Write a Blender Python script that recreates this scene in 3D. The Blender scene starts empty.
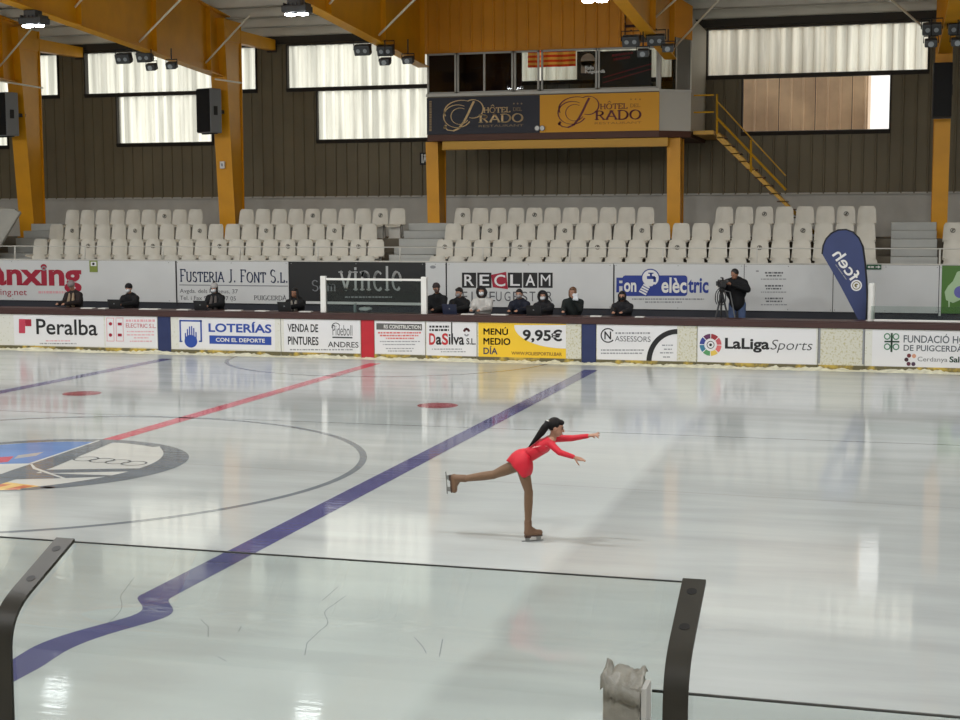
import bpy, bmesh, math, random
from math import sin, cos, pi, radians, sqrt, atan2
from mathutils import Vector, Matrix, Quaternion
random.seed(7)
S = bpy.context.scene
C = S.collection

# ------------------------------------------------------------------ camera
H = 3.3
FPX, YAW, PITCH, ROLL = 1440.0, radians(15.783), radians(5.691), radians(-0.184)
cam_data = bpy.data.cameras.new('camera'); cam_data.lens = FPX / 960 * 36; cam_data.sensor_width = 36
cam_data.clip_start = 0.05; cam_data.clip_end = 400
cam = bpy.data.objects.new('camera', cam_data); C.objects.link(cam)
cam.matrix_world = (Matrix.Translation((0, 0, H)) @ Matrix.Rotation(YAW, 4, 'Z') @
                    Matrix.Rotation(pi/2 - PITCH, 4, 'X') @ Matrix.Rotation(ROLL, 4, 'Z'))
S.camera = cam

def ray(x, y):
    """direction through a point of the photograph, in room axes (X along the boards, Y across the rink, Z up)"""
    dx, dy = x - 480, y - 360
    c, s = cos(ROLL), sin(ROLL)
    a, b = dx*c + dy*s, -dx*s + dy*c
    R, U = a / FPX, -b / FPX
    F = cos(PITCH) + U * sin(PITCH); Z = -sin(PITCH) + U * cos(PITCH)
    c, s = cos(YAW), sin(YAW)
    return Vector((R*c - F*s, R*s + F*c, Z))
def P(x, y, d):
    r = ray(x, y); return Vector((0, 0, H)) + r * (d / r.y)
def G(x, y, z=0.0):
    r = ray(x, y); return Vector((0, 0, H)) + r * ((z - H) / r.z)
def PX(x, y, X):
    """point of the photograph on the plane of constant X"""
    r = ray(x, y); return Vector((0, 0, H)) + r * (X / r.x)

# ------------------------------------------------------------------ materials
def lin(c):
    o = []
    for v in c:
        v /= 255.0
        o.append(v / 12.92 if v <= .04045 else ((v + .055) / 1.055) ** 2.4)
    return (*o, 1.0)
MATS = {}
def mat(name, rgb, rough=.5, metal=0.0, noise=None, bump=None, spec=.5, emit=None, coords='Object'):
    if name in MATS: return MATS[name]
    m = bpy.data.materials.new(name); m.use_nodes = True
    nt = m.node_tree; b = nt.nodes['Principled BSDF']
    col = lin(rgb)
    b.inputs['Base Color'].default_value = col
    b.inputs['Roughness'].default_value = rough
    b.inputs['Metallic'].default_value = metal
    b.inputs['Specular IOR Level'].default_value = spec
    if noise or bump:
        tc = nt.nodes.new('ShaderNodeTexCoord')
    if noise:
        sc, amt = noise[0], noise[1]
        n = nt.nodes.new('ShaderNodeTexNoise'); n.inputs['Scale'].default_value = sc; n.inputs['Detail'].default_value = 5
        mp = nt.nodes.new('ShaderNodeMapping')
        if len(noise) > 2: mp.inputs['Scale'].default_value = noise[2]
        nt.links.new(tc.outputs[coords], mp.inputs['Vector']); nt.links.new(mp.outputs['Vector'], n.inputs['Vector'])
        r = nt.nodes.new('ShaderNodeValToRGB')
        r.color_ramp.elements[0].position = .3; r.color_ramp.elements[1].position = .7
        r.color_ramp.elements[0].color = tuple(v * (1 - amt) for v in col[:3]) + (1,)
        r.color_ramp.elements[1].color = tuple(min(1, v * (1 + amt*.6)) for v in col[:3]) + (1,)
        nt.links.new(n.outputs['Fac'], r.inputs['Fac']); nt.links.new(r.outputs['Color'], b.inputs['Base Color'])
    if bump:
        n2 = nt.nodes.new('ShaderNodeTexNoise'); n2.inputs['Scale'].default_value = bump[0]; n2.inputs['Detail'].default_value = 4
        bp = nt.nodes.new('ShaderNodeBump'); bp.inputs['Strength'].default_value = bump[1]; bp.inputs['Distance'].default_value = bump[2] if len(bump) > 2 else .02
        nt.links.new(tc.outputs[coords], n2.inputs['Vector'])
        nt.links.new(n2.outputs['Fac'], bp.inputs['Height']); nt.links.new(bp.outputs['Normal'], b.inputs['Normal'])
    if emit:
        b.inputs['Emission Color'].default_value = lin(emit[0]); b.inputs['Emission Strength'].default_value = emit[1]
    MATS[name] = m
    return m

def ice_material(name, rgb, amt=.13):
    m = bpy.data.materials.new(name); m.use_nodes = True
    nt = m.node_tree; N, L = nt.nodes, nt.links; b = N['Principled BSDF']
    b.inputs['IOR'].default_value = 1.36
    b.inputs['Specular IOR Level'].default_value = .5
    tc = N.new('ShaderNodeTexCoord')
    # worn, scratched surface: long strokes mixed with soft blotches
    mp = N.new('ShaderNodeMapping'); mp.inputs['Scale'].default_value = (.35, 1.6, 1)
    n1 = N.new('ShaderNodeTexNoise'); n1.inputs['Scale'].default_value = 1.3; n1.inputs['Detail'].default_value = 6
    L.new(tc.outputs['Object'], mp.inputs['Vector']); L.new(mp.outputs['Vector'], n1.inputs['Vector'])
    # passes of the resurfacing machine run across the rink
    mp2 = N.new('ShaderNodeMapping'); mp2.inputs['Scale'].default_value = (.55, .012, 1)
    n2 = N.new('ShaderNodeTexNoise'); n2.inputs['Scale'].default_value = 1.0; n2.inputs['Detail'].default_value = 1
    L.new(tc.outputs['Object'], mp2.inputs['Vector']); L.new(mp2.outputs['Vector'], n2.inputs['Vector'])
    ad = N.new('ShaderNodeMath'); ad.operation = 'ADD'; L.new(n1.outputs['Fac'], ad.inputs[0]); L.new(n2.outputs['Fac'], ad.inputs[1])
    r = N.new('ShaderNodeValToRGB'); r.color_ramp.elements[0].position = .7; r.color_ramp.elements[1].position = 1.3 if False else 1.0
    col = lin(rgb)
    hv = N.new('ShaderNodeMath'); hv.operation = 'MULTIPLY'; hv.inputs[1].default_value = .5; L.new(ad.outputs[0], hv.inputs[0])
    r.color_ramp.elements[0].position = .36; r.color_ramp.elements[1].position = .62
    r.color_ramp.elements[0].color = tuple(v * (1 - amt) for v in col[:3]) + (1,)
    r.color_ramp.elements[1].color = tuple(min(1, v * (1 + amt)) for v in col[:3]) + (1,)
    L.new(hv.outputs[0], r.inputs['Fac'])
    # one pass left a film of white scrapings with a hard edge along its right side
    sp = N.new('ShaderNodeSeparateXYZ'); L.new(tc.outputs['Object'], sp.inputs[0])
    f1 = N.new('ShaderNodeMapRange'); f1.inputs['From Min'].default_value = -4.9; f1.inputs['From Max'].default_value = -3.15; L.new(sp.outputs['X'], f1.inputs['Value'])
    f2 = N.new('ShaderNodeMapRange'); f2.inputs['From Min'].default_value = -2.88; f2.inputs['From Max'].default_value = -3.06; L.new(sp.outputs['X'], f2.inputs['Value'])
    f3 = N.new('ShaderNodeMath'); f3.operation = 'MULTIPLY'; L.new(f1.outputs[0], f3.inputs[0]); L.new(f2.outputs[0], f3.inputs[1])
    f4 = N.new('ShaderNodeMath'); f4.operation = 'MULTIPLY'; L.new(f3.outputs[0], f4.inputs[0]); f4.inputs[1].default_value = .75
    mxc = N.new('ShaderNodeMix'); mxc.data_type = 'RGBA'; L.new(f4.outputs[0], mxc.inputs['Factor']); L.new(r.outputs['Color'], mxc.inputs['A']); mxc.inputs['B'].default_value = tuple(min(1, v*1.30) for v in col[:3]) + (1,)
    L.new(mxc.outputs['Result'], b.inputs['Base Color'])
    rr = N.new('ShaderNodeMapRange'); rr.inputs['To Min'].default_value = .02; rr.inputs['To Max'].default_value = .09
    rr.inputs['From Min'].default_value = .35; rr.inputs['From Max'].default_value = .65
    L.new(hv.outputs[0], rr.inputs['Value'])
    # scrapings dull the surface towards the boards
    fb = N.new('ShaderNodeMapRange'); fb.inputs['From Min'].default_value = 23; fb.inputs['From Max'].default_value = 31; fb.inputs['To Max'].default_value = .17; L.new(sp.outputs['Y'], fb.inputs['Value'])
    ra = N.new('ShaderNodeMath'); ra.operation = 'ADD'; L.new(rr.outputs['Result'], ra.inputs[0]); L.new(fb.outputs[0], ra.inputs[1]); L.new(ra.outputs[0], b.inputs['Roughness'])
    mp3 = N.new('ShaderNodeMapping'); mp3.inputs['Scale'].default_value = (1.2, 5.0, 1)
    n3 = N.new('ShaderNodeTexNoise'); n3.inputs['Scale'].default_value = 2.2; n3.inputs['Detail'].default_value = 5
    L.new(tc.outputs['Object'], mp3.inputs['Vector']); L.new(mp3.outputs['Vector'], n3.inputs['Vector'])
    bp = N.new('ShaderNodeBump'); bp.inputs['Strength'].default_value = .05; bp.inputs['Distance'].default_value = .02
    L.new(n3.outputs['Fac'], bp.inputs['Height']); L.new(bp.outputs['Normal'], b.inputs['Normal'])
    return m

def worn_white(name, rgb, fleck, dens=.62, scale=16):
    """white plastic with yellowish puck marks and scuffs"""
    m = bpy.data.materials.new(name); m.use_nodes = True
    nt = m.node_tree; N, L = nt.nodes, nt.links; b = N['Principled BSDF']; b.inputs['Roughness'].default_value = .45
    tc = N.new('ShaderNodeTexCoord'); n = N.new('ShaderNodeTexNoise'); n.inputs['Scale'].default_value = scale; n.inputs['Detail'].default_value = 6
    L.new(tc.outputs['Object'], n.inputs['Vector'])
    r = N.new('ShaderNodeValToRGB'); e = r.color_ramp.elements
    e[0].position = dens - .06; e[0].color = lin(rgb); e[1].position = dens + .04; e[1].color = lin(fleck)
    L.new(n.outputs['Fac'], r.inputs['Fac']); L.new(r.outputs['Color'], b.inputs['Base Color'])
    return m

def translucent_sheet(name, rgb, tr=.85):
    m = bpy.data.materials.new(name); m.use_nodes = True
    nt = m.node_tree; N, L = nt.nodes, nt.links
    N.remove(N['Principled BSDF']); out = N['Material Output']
    t = N.new('ShaderNodeBsdfTranslucent'); d = N.new('ShaderNodeBsdfDiffuse'); mx = N.new('ShaderNodeMixShader')
    tc = N.new('ShaderNodeTexCoord'); mp = N.new('ShaderNodeMapping'); mp.inputs['Scale'].default_value = (1.15, 1, .10)
    n = N.new('ShaderNodeTexNoise'); n.inputs['Scale'].default_value = 2.6; n.inputs['Detail'].default_value = 3
    L.new(tc.outputs['Object'], mp.inputs['Vector']); L.new(mp.outputs['Vector'], n.inputs['Vector'])
    r = N.new('ShaderNodeValToRGB'); e = r.color_ramp.elements; c = lin(rgb)
    e[0].position = .36; e[1].position = .60
    e[0].color = tuple(v * .64 for v in c[:3]) + (1,); e[1].color = c
    # the sheet's own ribs let through more or less light
    sx_ = N.new('ShaderNodeSeparateXYZ'); L.new(tc.outputs['Object'], sx_.inputs[0])
    ml = N.new('ShaderNodeMath'); ml.operation = 'MULTIPLY'; ml.inputs[1].default_value = 2*pi/.37; L.new(sx_.outputs['X'], ml.inputs[0])
    sn = N.new('ShaderNodeMath'); sn.operation = 'SINE'; L.new(ml.outputs[0], sn.inputs[0])
    ma = N.new('ShaderNodeMath'); ma.operation = 'MULTIPLY_ADD'; ma.inputs[1].default_value = .12; L.new(sn.outputs[0], ma.inputs[0]); L.new(n.outputs['Fac'], ma.inputs[2])
    L.new(ma.outputs[0], r.inputs['Fac'])
    L.new(r.outputs['Color'], t.inputs['Color']); L.new(r.outputs['Color'], d.inputs['Color'])
    mx.inputs[0].default_value = tr
    L.new(d.outputs[0], mx.inputs[1]); L.new(t.outputs[0], mx.inputs[2]); L.new(mx.outputs[0], out.inputs['Surface'])
    return m

def clear_sheet(name, rgb, gloss=.06, ior=1.3, rough=.03):
    """thin clear acrylic or glass: mostly see-through with a fresnel reflection"""
    m = bpy.data.materials.new(name); m.use_nodes = True
    nt = m.node_tree; N, L = nt.nodes, nt.links
    N.remove(N['Principled BSDF']); out = N['Material Output']
    t = N.new('ShaderNodeBsdfTransparent'); t.inputs['Color'].default_value = lin(rgb)
    g = N.new('ShaderNodeBsdfGlossy'); g.inputs['Roughness'].default_value = rough
    fr = N.new('ShaderNodeFresnel'); fr.inputs['IOR'].default_value = ior
    mx = N.new('ShaderNodeMixShader')
    L.new(fr.outputs[0], mx.inputs[0]); L.new(t.outputs[0], mx.inputs[1]); L.new(g.outputs[0], mx.inputs[2]); L.new(mx.outputs[0], out.inputs['Surface'])
    return m

def solid_glass(name, rgb, ior=1.49):
    m = bpy.data.materials.new(name); m.use_nodes = True
    nt = m.node_tree; N, L = nt.nodes, nt.links
    N.remove(N['Principled BSDF']); out = N['Material Output']
    g = N.new('ShaderNodeBsdfGlass'); g.inputs['IOR'].default_value = ior; g.inputs['Roughness'].default_value = 0.0
    g.inputs['Color'].default_value = lin(rgb)
    L.new(g.outputs[0], out.inputs['Surface'])
    return m

# ------------------------------------------------------------------ mesh building
class MB:
    def __init__(s): s.v = []; s.f = []; s.m = []
    def add(s, vs, fs, mi=0):
        o = len(s.v); s.v += [tuple(v) for v in vs]
        for f in fs: s.f.append(tuple(o + i for i in f)); s.m.append(mi)
        return s
    def quad(s, a, b, c, d, mi=0): return s.add([a, b, c, d], [(0, 1, 2, 3)], mi)
    def poly(s, pts, mi=0): return s.add(pts, [tuple(range(len(pts)))], mi)
    def box(s, x0, x1, y0, y1, z0, z1, mi=0):
        vs = [(x, y, z) for z in (z0, z1) for y in (y0, y1) for x in (x0, x1)]
        return s.add(vs, [(0, 2, 3, 1), (4, 5, 7, 6), (0, 1, 5, 4), (2, 6, 7, 3), (0, 4, 6, 2), (1, 3, 7, 5)], mi)
    def bbox(s, x0, x1, y0, y1, z0, z1, b=.01, mi=0):
        """box with chamfered edges"""
        bm = bmesh.new(); bmesh.ops.create_cube(bm, size=1)
        for v in bm.verts: v.co = Vector(((x0+x1)/2 + v.co.x*(x1-x0), (y0+y1)/2 + v.co.y*(y1-y0), (z0+z1)/2 + v.co.z*(z1-z0)))
        bmesh.ops.bevel(bm, geom=bm.edges[:], offset=b, segments=2, affect='EDGES', profile=.6)
        s.add([v.co for v in bm.verts], [[v.index for v in f.verts] for f in bm.faces], mi) if not bm.verts.index_update() else None
        bm.free(); return s
    def prism(s, pts, off, mi=0):
        """closed polygon pts extruded by vector off"""
        n = len(pts); off = Vector(off); p = [Vector(q) for q in pts]
        s.add(p + [q + off for q in p], [tuple(range(n)), tuple(range(2*n-1, n-1, -1))] + [(i, i+n, (i+1) % n + n, (i+1) % n) for i in range(n)], mi)
        return s
    def tube(s, pts, r, n=8, mi=0, caps=True):
        pts = [Vector(p) for p in pts]; rs = r if isinstance(r, (list, tuple)) else [r]*len(pts)
        rings = []; up = None
        for i, p in enumerate(pts):
            t = (pts[min(i+1, len(pts)-1)] - pts[max(i-1, 0)]).normalized()
            if up is None:
                up = Vector((0, 0, 1)) if abs(t.z) < .9 else Vector((1, 0, 0))
            a = t.cross(up).normalized(); up = a.cross(t).normalized()
            rings.append([p + (a*cos(2*pi*k/n) + up*sin(2*pi*k/n))*rs[i] for k in range(n)])
        vs = [v for q in rings for v in q]; fs = []
        for i in range(len(pts)-1):
            for k in range(n):
                fs.append((i*n+k, i*n+(k+1) % n, (i+1)*n+(k+1) % n, (i+1)*n+k))
        if caps: fs += [tuple(range(n-1, -1, -1)), tuple((len(pts)-1)*n + k for k in range(n))]
        return s.add(vs, fs, mi)
    def ball(s, c, r, n=12, m=8, mi=0, rot=None):
        r = r if isinstance(r, (tuple, list)) else (r, r, r); c = Vector(c)
        vs = []; fs = []
        for j in range(m+1):
            th = pi*j/m
            for k in range(n):
                ph = 2*pi*k/n
                q = Vector((r[0]*sin(th)*cos(ph), r[1]*sin(th)*sin(ph), r[2]*cos(th)))
                vs.append(c + (rot @ q if rot else q))
        for j in range(m):
            for k in range(n):
                a, b_, d, e = j*n+k, j*n+(k+1) % n, (j+1)*n+(k+1) % n, (j+1)*n+k
                fs.append((a, e, d, b_) if 0 < j < m-1 else ((a, e, d) if j == 0 else (a, e, b_)))
        return s.add(vs, fs, mi)
    def cap(s, a, b, ra, rb, n=12, mi=0):
        """tapered capsule"""
        a, b = Vector(a), Vector(b); t = (b-a).normalized()
        pts = []; rs = []
        for k in range(5): th = pi/2*(1-k/4); pts.append(a - t*ra*sin(th)); rs.append(max(ra*cos(th), ra*.02))
        for k in range(5): th = pi/2*k/4; pts.append(b + t*rb*sin(th)); rs.append(max(rb*cos(th), rb*.02))
        return s.tube(pts, rs, n, mi)
    def lathe(s, prof, c, n=16, mi=0):
        """profile (r, z) around the vertical through c"""
        c = Vector(c); vs = []
        for r, z in prof:
            for k in range(n): vs.append(c + Vector((r*cos(2*pi*k/n), r*sin(2*pi*k/n), z)))
        fs = []
        for i in range(len(prof)-1):
            for k in range(n): fs.append((i*n+k, i*n+(k+1) % n, (i+1)*n+(k+1) % n, (i+1)*n+k))
        fs += [tuple(range(n-1, -1, -1)), tuple((len(prof)-1)*n+k for k in range(n))]
        return s.add(vs, fs, mi)
    def build(s, name, mats, parent=None, smooth=False, angle=40):
        me = bpy.data.meshes.new(name)
        o = Vector((0, 0, 0))
        q = parent
        while q is not None: o = o + q.location; q = q.parent
        me.from_pydata([tuple(Vector(v) - o) for v in s.v], [], s.f)
        mats = mats if isinstance(mats, (list, tuple)) else [mats]
        for m_ in mats: me.materials.append(m_)
        if len(mats) > 1: me.polygons.foreach_set('material_index', s.m)
        me.validate(); bm = bmesh.new(); bm.from_mesh(me); bmesh.ops.recalc_face_normals(bm, faces=bm.faces[:]); bm.to_mesh(me); bm.free()
        if smooth:
            me.polygons.foreach_set('use_smooth', [True]*len(me.polygons))
            if angle < 180:
                try: me.set_sharp_from_angle(angle=radians(angle))
                except Exception: pass
        ob = bpy.data.objects.new(name, me); C.objects.link(ob); ob.parent = parent
        return ob

def tag(o, label=None, cat=None, group=None, kind=None):
    if label: o['label'] = label
    if cat: o['category'] = cat
    if group: o['group'] = group
    if kind: o['kind'] = kind
    return o
def thing(name, label, cat, loc, group=None):
    o = bpy.data.objects.new(name, None); C.objects.link(o); o.location = loc; o.empty_display_size = .1
    return tag(o, label, cat, group)
def struct(name, mb, mats, smooth=False):
    return tag(mb.build(name, mats, None, smooth), kind='structure')
def copy_tree(o, parent=None):
    c = o.copy(); C.objects.link(c)
    if parent: c.parent = parent
    for ch in list(o.children): copy_tree(ch, c)
    return c

def remesh(mb, voxel, smooth_it=2):
    """one continuous skin over overlapping volumes"""
    me = bpy.data.meshes.new('tmp'); me.from_pydata([tuple(v) for v in mb.v], [], mb.f); me.update()
    bm = bmesh.new(); bm.from_mesh(me); bmesh.ops.recalc_face_normals(bm, faces=bm.faces[:]); bm.to_mesh(me); bm.free()
    ob = bpy.data.objects.new('tmp', me); C.objects.link(ob)
    md = ob.modifiers.new('r', 'REMESH'); md.mode = 'VOXEL'; md.voxel_size = voxel
    if smooth_it:
        sm = ob.modifiers.new('s', 'SMOOTH'); sm.iterations = smooth_it; sm.factor = .5
    dg = bpy.context.evaluated_depsgraph_get(); dg.update()
    ev = ob.evaluated_get(dg); m2 = ev.to_mesh()
    r = MB(); r.add([v.co.copy() for v in m2.vertices], [tuple(p.vertices) for p in m2.polygons])
    ev.to_mesh_clear(); bpy.data.objects.remove(ob); bpy.data.meshes.remove(me)
    return r

# ------------------------------------------------------------------ lettering
def text_shape(s, bold=0.0, shear=0.0):
    cu = bpy.data.curves.new('t', 'FONT'); cu.body = s; cu.offset = bold; cu.shear = shear; cu.resolution_u = 4
    ob = bpy.data.objects.new('t', cu); C.objects.link(ob)
    dg = bpy.context.evaluated_depsgraph_get(); dg.update()
    me = ob.evaluated_get(dg).to_mesh()
    vs = [(v.co.x, v.co.y) for v in me.vertices]; fs = [tuple(p.vertices) for p in me.polygons]
    ob.evaluated_get(dg).to_mesh_clear(); bpy.data.objects.remove(ob); bpy.data.curves.remove(cu)
    return vs, fs

def arc(cx, cy, rx, ry, a0, a1, n=12):
    return [(cx + rx*cos(radians(a0+(a1-a0)*k/n)), cy + ry*sin(radians(a0+(a1-a0)*k/n))) for k in range(n+1)]
SER = {
 'A': (.86, [[(.02, 0), (.43, 1)], [(.43, 1), (.84, 0)], [(.2, .36), (.66, .36)]]),
 'À': (.86, [[(.02, 0), (.43, 1)], [(.43, 1), (.84, 0)], [(.2, .36), (.66, .36)], [(.3, 1.25), (.48, 1.1)]]),
 'C': (.82, [arc(.45, .5, .4, .5, 45, 315, 20)]),
 'D': (.86, [[(.12, 0), (.12, 1)], [(.12, 1), (.35, 1)] + arc(.35, .5, .45, .5, 90, -90, 14) + [(.12, 0)]]),
 'E': (.7, [[(.12, 0), (.12, 1)], [(.12, .97), (.62, .97)], [(.12, .52), (.5, .52)], [(.12, .03), (.64, .03)], [(.62, .97), (.62, .8)], [(.64, .03), (.64, .22)]]),
 'F': (.64, [[(.12, 0), (.12, 1)], [(.12, .97), (.6, .97)], [(.12, .5), (.46, .5)], [(.6, .97), (.6, .8)]]),
 'G': (.86, [arc(.45, .5, .4, .5, 50, 320, 20), [(.76, .04), (.76, .42)], [(.55, .42), (.76, .42)]]),
 'H': (.86, [[(.12, 0), (.12, 1)], [(.74, 0), (.74, 1)], [(.12, .52), (.74, .52)]]),
 'I': (.3, [[(.15, 0), (.15, 1)]]),
 'J': (.5, [[(.34, 1), (.34, .2)] + arc(.16, .18, .18, .2, 0, -120, 8)]),
 'L': (.64, [[(.12, 0), (.12, 1)], [(.12, .03), (.6, .03)], [(.6, .03), (.6, .22)]]),
 'N': (.86, [[(.12, 0), (.12, 1)], [(.12, 1), (.74, 0)], [(.74, 0), (.74, 1)]]),
 'O': (.94, [arc(.47, .5, .41, .5, 0, 360, 24)]),
 'P': (.7, [[(.12, 0), (.12, 1)], [(.12, .98), (.35, .98)] + arc(.35, .73, .28, .25, 90, -90, 10) + [(.12, .48)]]),
 'R': (.8, [[(.12, 0), (.12, 1)], [(.12, .98), (.35, .98)] + arc(.35, .74, .27, .24, 90, -90, 10) + [(.12, .5)], [(.36, .5), (.74, 0)]]),
 'S': (.64, [arc(.32, .74, .24, .25, 30, 270, 12) + arc(.32, .24, .26, .25, 90, -150, 12)]),
 'T': (.78, [[(.39, 0), (.39, 1)], [(.04, .97), (.74, .97)], [(.04, .97), (.04, .8)], [(.74, .97), (.74, .8)]]),
 'U': (.84, [[(.12, 1), (.12, .3)] + arc(.41, .3, .29, .3, 180, 360, 12) + [(.7, 1)]]),
 '.': (.3, [[(.15, .0), (.15, .1)]]),
 ' ': (.32, []),
 'v': (.6, [[(.03, .66), (.3, 0)], [(.3, 0), (.57, .66)]]),
 'i': (.3, [[(.15, 0), (.15, .66)], [(.15, .74), (.15, .79)]]),
 'n': (.62, [[(.12, 0), (.12, .66)], [(.12, .5)] + arc(.3, .46, .18, .2, 150, 0, 8) + [(.48, 0)]]),
 'c': (.52, [arc(.29, .33, .23, .33, 50, 310, 16)]),
 'l': (.3, [[(.15, 0), (.15, .84)]]),
 'e': (.56, [[(.06, .36), (.5, .36)] + arc(.28, .34, .22, .32, 0, 310, 16)]),
 'o': (.58, [arc(.29, .33, .23, .33, 0, 360, 18)]),
 'm': (.92, [[(.12, 0), (.12, .66)], [(.12, .5)] + arc(.28, .46, .16, .2, 150, 0, 8) + [(.44, 0)], [(.44, .5)] + arc(.6, .46, .16, .2, 150, 0, 8) + [(.76, 0)]]),
}
def stroke_quads(pts, thick, thin, nib=.3):
    vs, fs = [], []
    for i in range(len(pts)-1):
        a, b = Vector(pts[i]), Vector(pts[i+1]); d = b - a
        if d.length < 1e-6: continue
        d.normalize()
        w = (thin + (thick-thin)*abs(d.x*sin(nib) + d.y*cos(nib)))/2   # broad pen
        nrm = Vector((-d.y, d.x))*w; e = d*w*.35
        o = len(vs); vs += [tuple(a-e+nrm), tuple(a-e-nrm), tuple(b+e-nrm), tuple(b+e+nrm)]; fs.append((o, o+1, o+2, o+3))
    return vs, fs
def serif_shape(s, thick=.15, thin=.055, space=.1, smallcaps=False):
    x = 0; V, F = [], []
    first = True
    for ch in s:
        w, strokes = SER[ch]
        k = 1.0
        if smallcaps and not first and ch not in ' .': k = .78
        first = ch == ' '
        for st in strokes:
            v, f = stroke_quads(st, thick/k, thin/k)
            if len(st) >= 2 and len(st[0]) == 2:
                for p, q in ((st[0], st[1]), (st[-1], st[-2])):
                    if abs(p[1]-q[1]) > abs(p[0]-q[0])*.8 and (abs(p[1]) < .02 or abs(p[1]-1) < .02 or abs(p[1]-.66) < .02) and ch not in 'CGSOceo.':
                        o = len(v); hw = thick*.95; y0 = p[1] - (thin if p[1] > .5 else 0)
                        v += [(p[0]-hw, y0), (p[0]+hw, y0), (p[0]+hw, y0+thin), (p[0]-hw, y0+thin)]; f.append((o, o+1, o+2, o+3))
            o = len(V); V += [(x + a*k, b*k) for a, b in v]; F += [tuple(o+i for i in q) for q in f]
        x += w*k + space
    return V, F

def place_shape(shape, box, d, mats, name='lettering', parent=None, out=.006, mb=None, mi=0, rot=0.0):
    """fit a flat shape into the photograph's box (x0, top, x1, bottom) on the upright plane at depth d, facing the rink"""
    vs, fs = shape
    x0, y0, x1, y1 = box
    xs = [v[0] for v in vs]; ys = [v[1] for v in vs]
    ax, bx, ay, by = min(xs), max(xs), min(ys), max(ys)
    xm, ym = (x0+x1)/2, (y0+y1)/2
    X0, X1 = P(x0, ym, d).x, P(x1, ym, d).x
    Z1, Z0 = P(xm, y0, d).z, P(xm, y1, d).z
    own = mb is None
    mb = mb or MB()
    V = []
    for u, v in vs:
        V.append(Vector((X0 + (u-ax)/(bx-ax)*(X1-X0), d - out, Z0 + (v-ay)/(by-ay)*(Z1-Z0))))
    if rot:
        c = Vector(((X0+X1)/2, d-out, (Z0+Z1)/2)); R = Matrix.Rotation(rot, 3, 'Y')
        V = [c + R @ (p-c) for p in V]
    n = len(V)
    mb.add(V, fs, mi)
    return mb.build(name, mats, parent) if own else mb
def T(parent, s, x0, y0, x1, y1, m, d, bold=0.0, shear=0.0, name='lettering', out=.006, rot=0.0):
    if bold > 0 and 'M' in s:            # thicken by overlaying, so that the inner strokes of an M stay open
        v, f = text_shape(s, 0, shear); vs, fs = [], []
        for du in (-bold, 0, bold):
            for dv in (-bold, bold): o = len(vs); vs += [(a+du, b+dv) for a, b in v]; fs += [tuple(o+i for i in q) for q in f]
        return place_shape((vs, fs), (x0, y0, x1, y1), d, m, name, parent, out, rot=rot)
    return place_shape(text_shape(s, bold, shear), (x0, y0, x1, y1), d, m, name, parent, out, rot=rot)
def TS(parent, s, x0, y0, x1, y1, m, d, thick=.15, thin=.055, smallcaps=False, name='lettering', out=.006):
    return place_shape(serif_shape(s, thick, thin, smallcaps=smallcaps), (x0, y0, x1, y1), d, m, name, parent, out)
def rectpx(mb, x0, y0, x1, y1, d, out=.004, mi=0):
    xm, ym = (x0+x1)/2, (y0+y1)/2
    X0, X1 = P(x0, ym, d).x, P(x1, ym, d).x; Z1, Z0 = P(xm, y0, d).z, P(xm, y1, d).z
    return mb.quad((X0, d-out, Z0), (X1, d-out, Z0), (X1, d-out, Z1), (X0, d-out, Z1), mi)
def smallprint(parent, x0, y0, x1, y1, m, d, name='small_print', seed=1, out=.005):
    """a line of writing too small to read: word-length dashes"""
    rnd = random.Random(seed + int(x0*7)); mb = MB(); x = x0
    while x < x1 - .5:
        w = min(rnd.uniform(.8, 3.4), x1 - x); rectpx(mb, x, y0, x+w, y1, d, out); x += w + rnd.uniform(.5, 1.0)
    return mb.build(name, m, parent)
def polypx(mb, pts, d, out=.005, mi=0):
    return mb.poly([P(x, y, d) - Vector((0, out, 0)) for x, y in pts], mi)
def ringpx(mb, cx, cy, r0, r1, a0, a1, d, out=.006, n=24, mi=0, sx=1.0):
    """ring sector in photo pixels on the plane at depth d; angles counter-clockwise from the right"""
    c = P(cx, cy, d); k = (P(cx+1, cy, d).x - c.x)
    kz = (P(cx, cy-1, d).z - c.z)
    for i in range(n):
        t0, t1 = radians(a0+(a1-a0)*i/n), radians(a0+(a1-a0)*(i+1)/n)
        q = [Vector((c.x + r*cos(t)*k*sx, d-out, c.z + r*sin(t)*kz)) for r, t in ((r0, t0), (r1, t0), (r1, t1), (r0, t1))]
        mb.quad(*q, mi)
    return mb
# ------------------------------------------------------------------ palette
M_ice = ice_material('ice', (174, 179, 178))
M_iceblue = ice_material('ice_blue_line', (86, 86, 126)); M_icered = ice_material('ice_red_line', (186, 88, 102))
M_icegrey = ice_material('ice_grey_line', (118, 124, 130)); M_icefaint = ice_material('ice_faint_line', (165, 165, 165))
M_icedot = ice_material('ice_dark_red', (150, 78, 84)); M_iceskyblue = ice_material('ice_crest_blue', (108, 138, 188))
M_iceyellow = ice_material('ice_crest_yellow', (222, 188, 120)); M_iceorange = ice_material('ice_crest_orange', (196, 120, 92)); M_icewhite = ice_material('ice_white', (204, 205, 200))
M_orange = mat('orange_paint', (224, 156, 10), .42, noise=(1.3, .12))
M_orange_d = mat('orange_sheet', (216, 142, 14), .5, noise=(1.1, .12))
M_yellow = mat('yellow_rail_paint', (200, 150, 30), .45)
M_wall = mat('olive_wall_cladding', (118, 108, 84), .6, noise=(.8, .12))
M_flash = mat('dark_flashing', (52, 46, 38), .6)
M_conc = mat('pale_concrete', (200, 198, 190), .8, noise=(2.2, .08))
M_terr = mat('terrace_concrete', (112, 104, 90), .85, noise=(2.5, .12))
M_step = mat('grey_step', (182, 184, 180), .75, noise=(3, .06))
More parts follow.
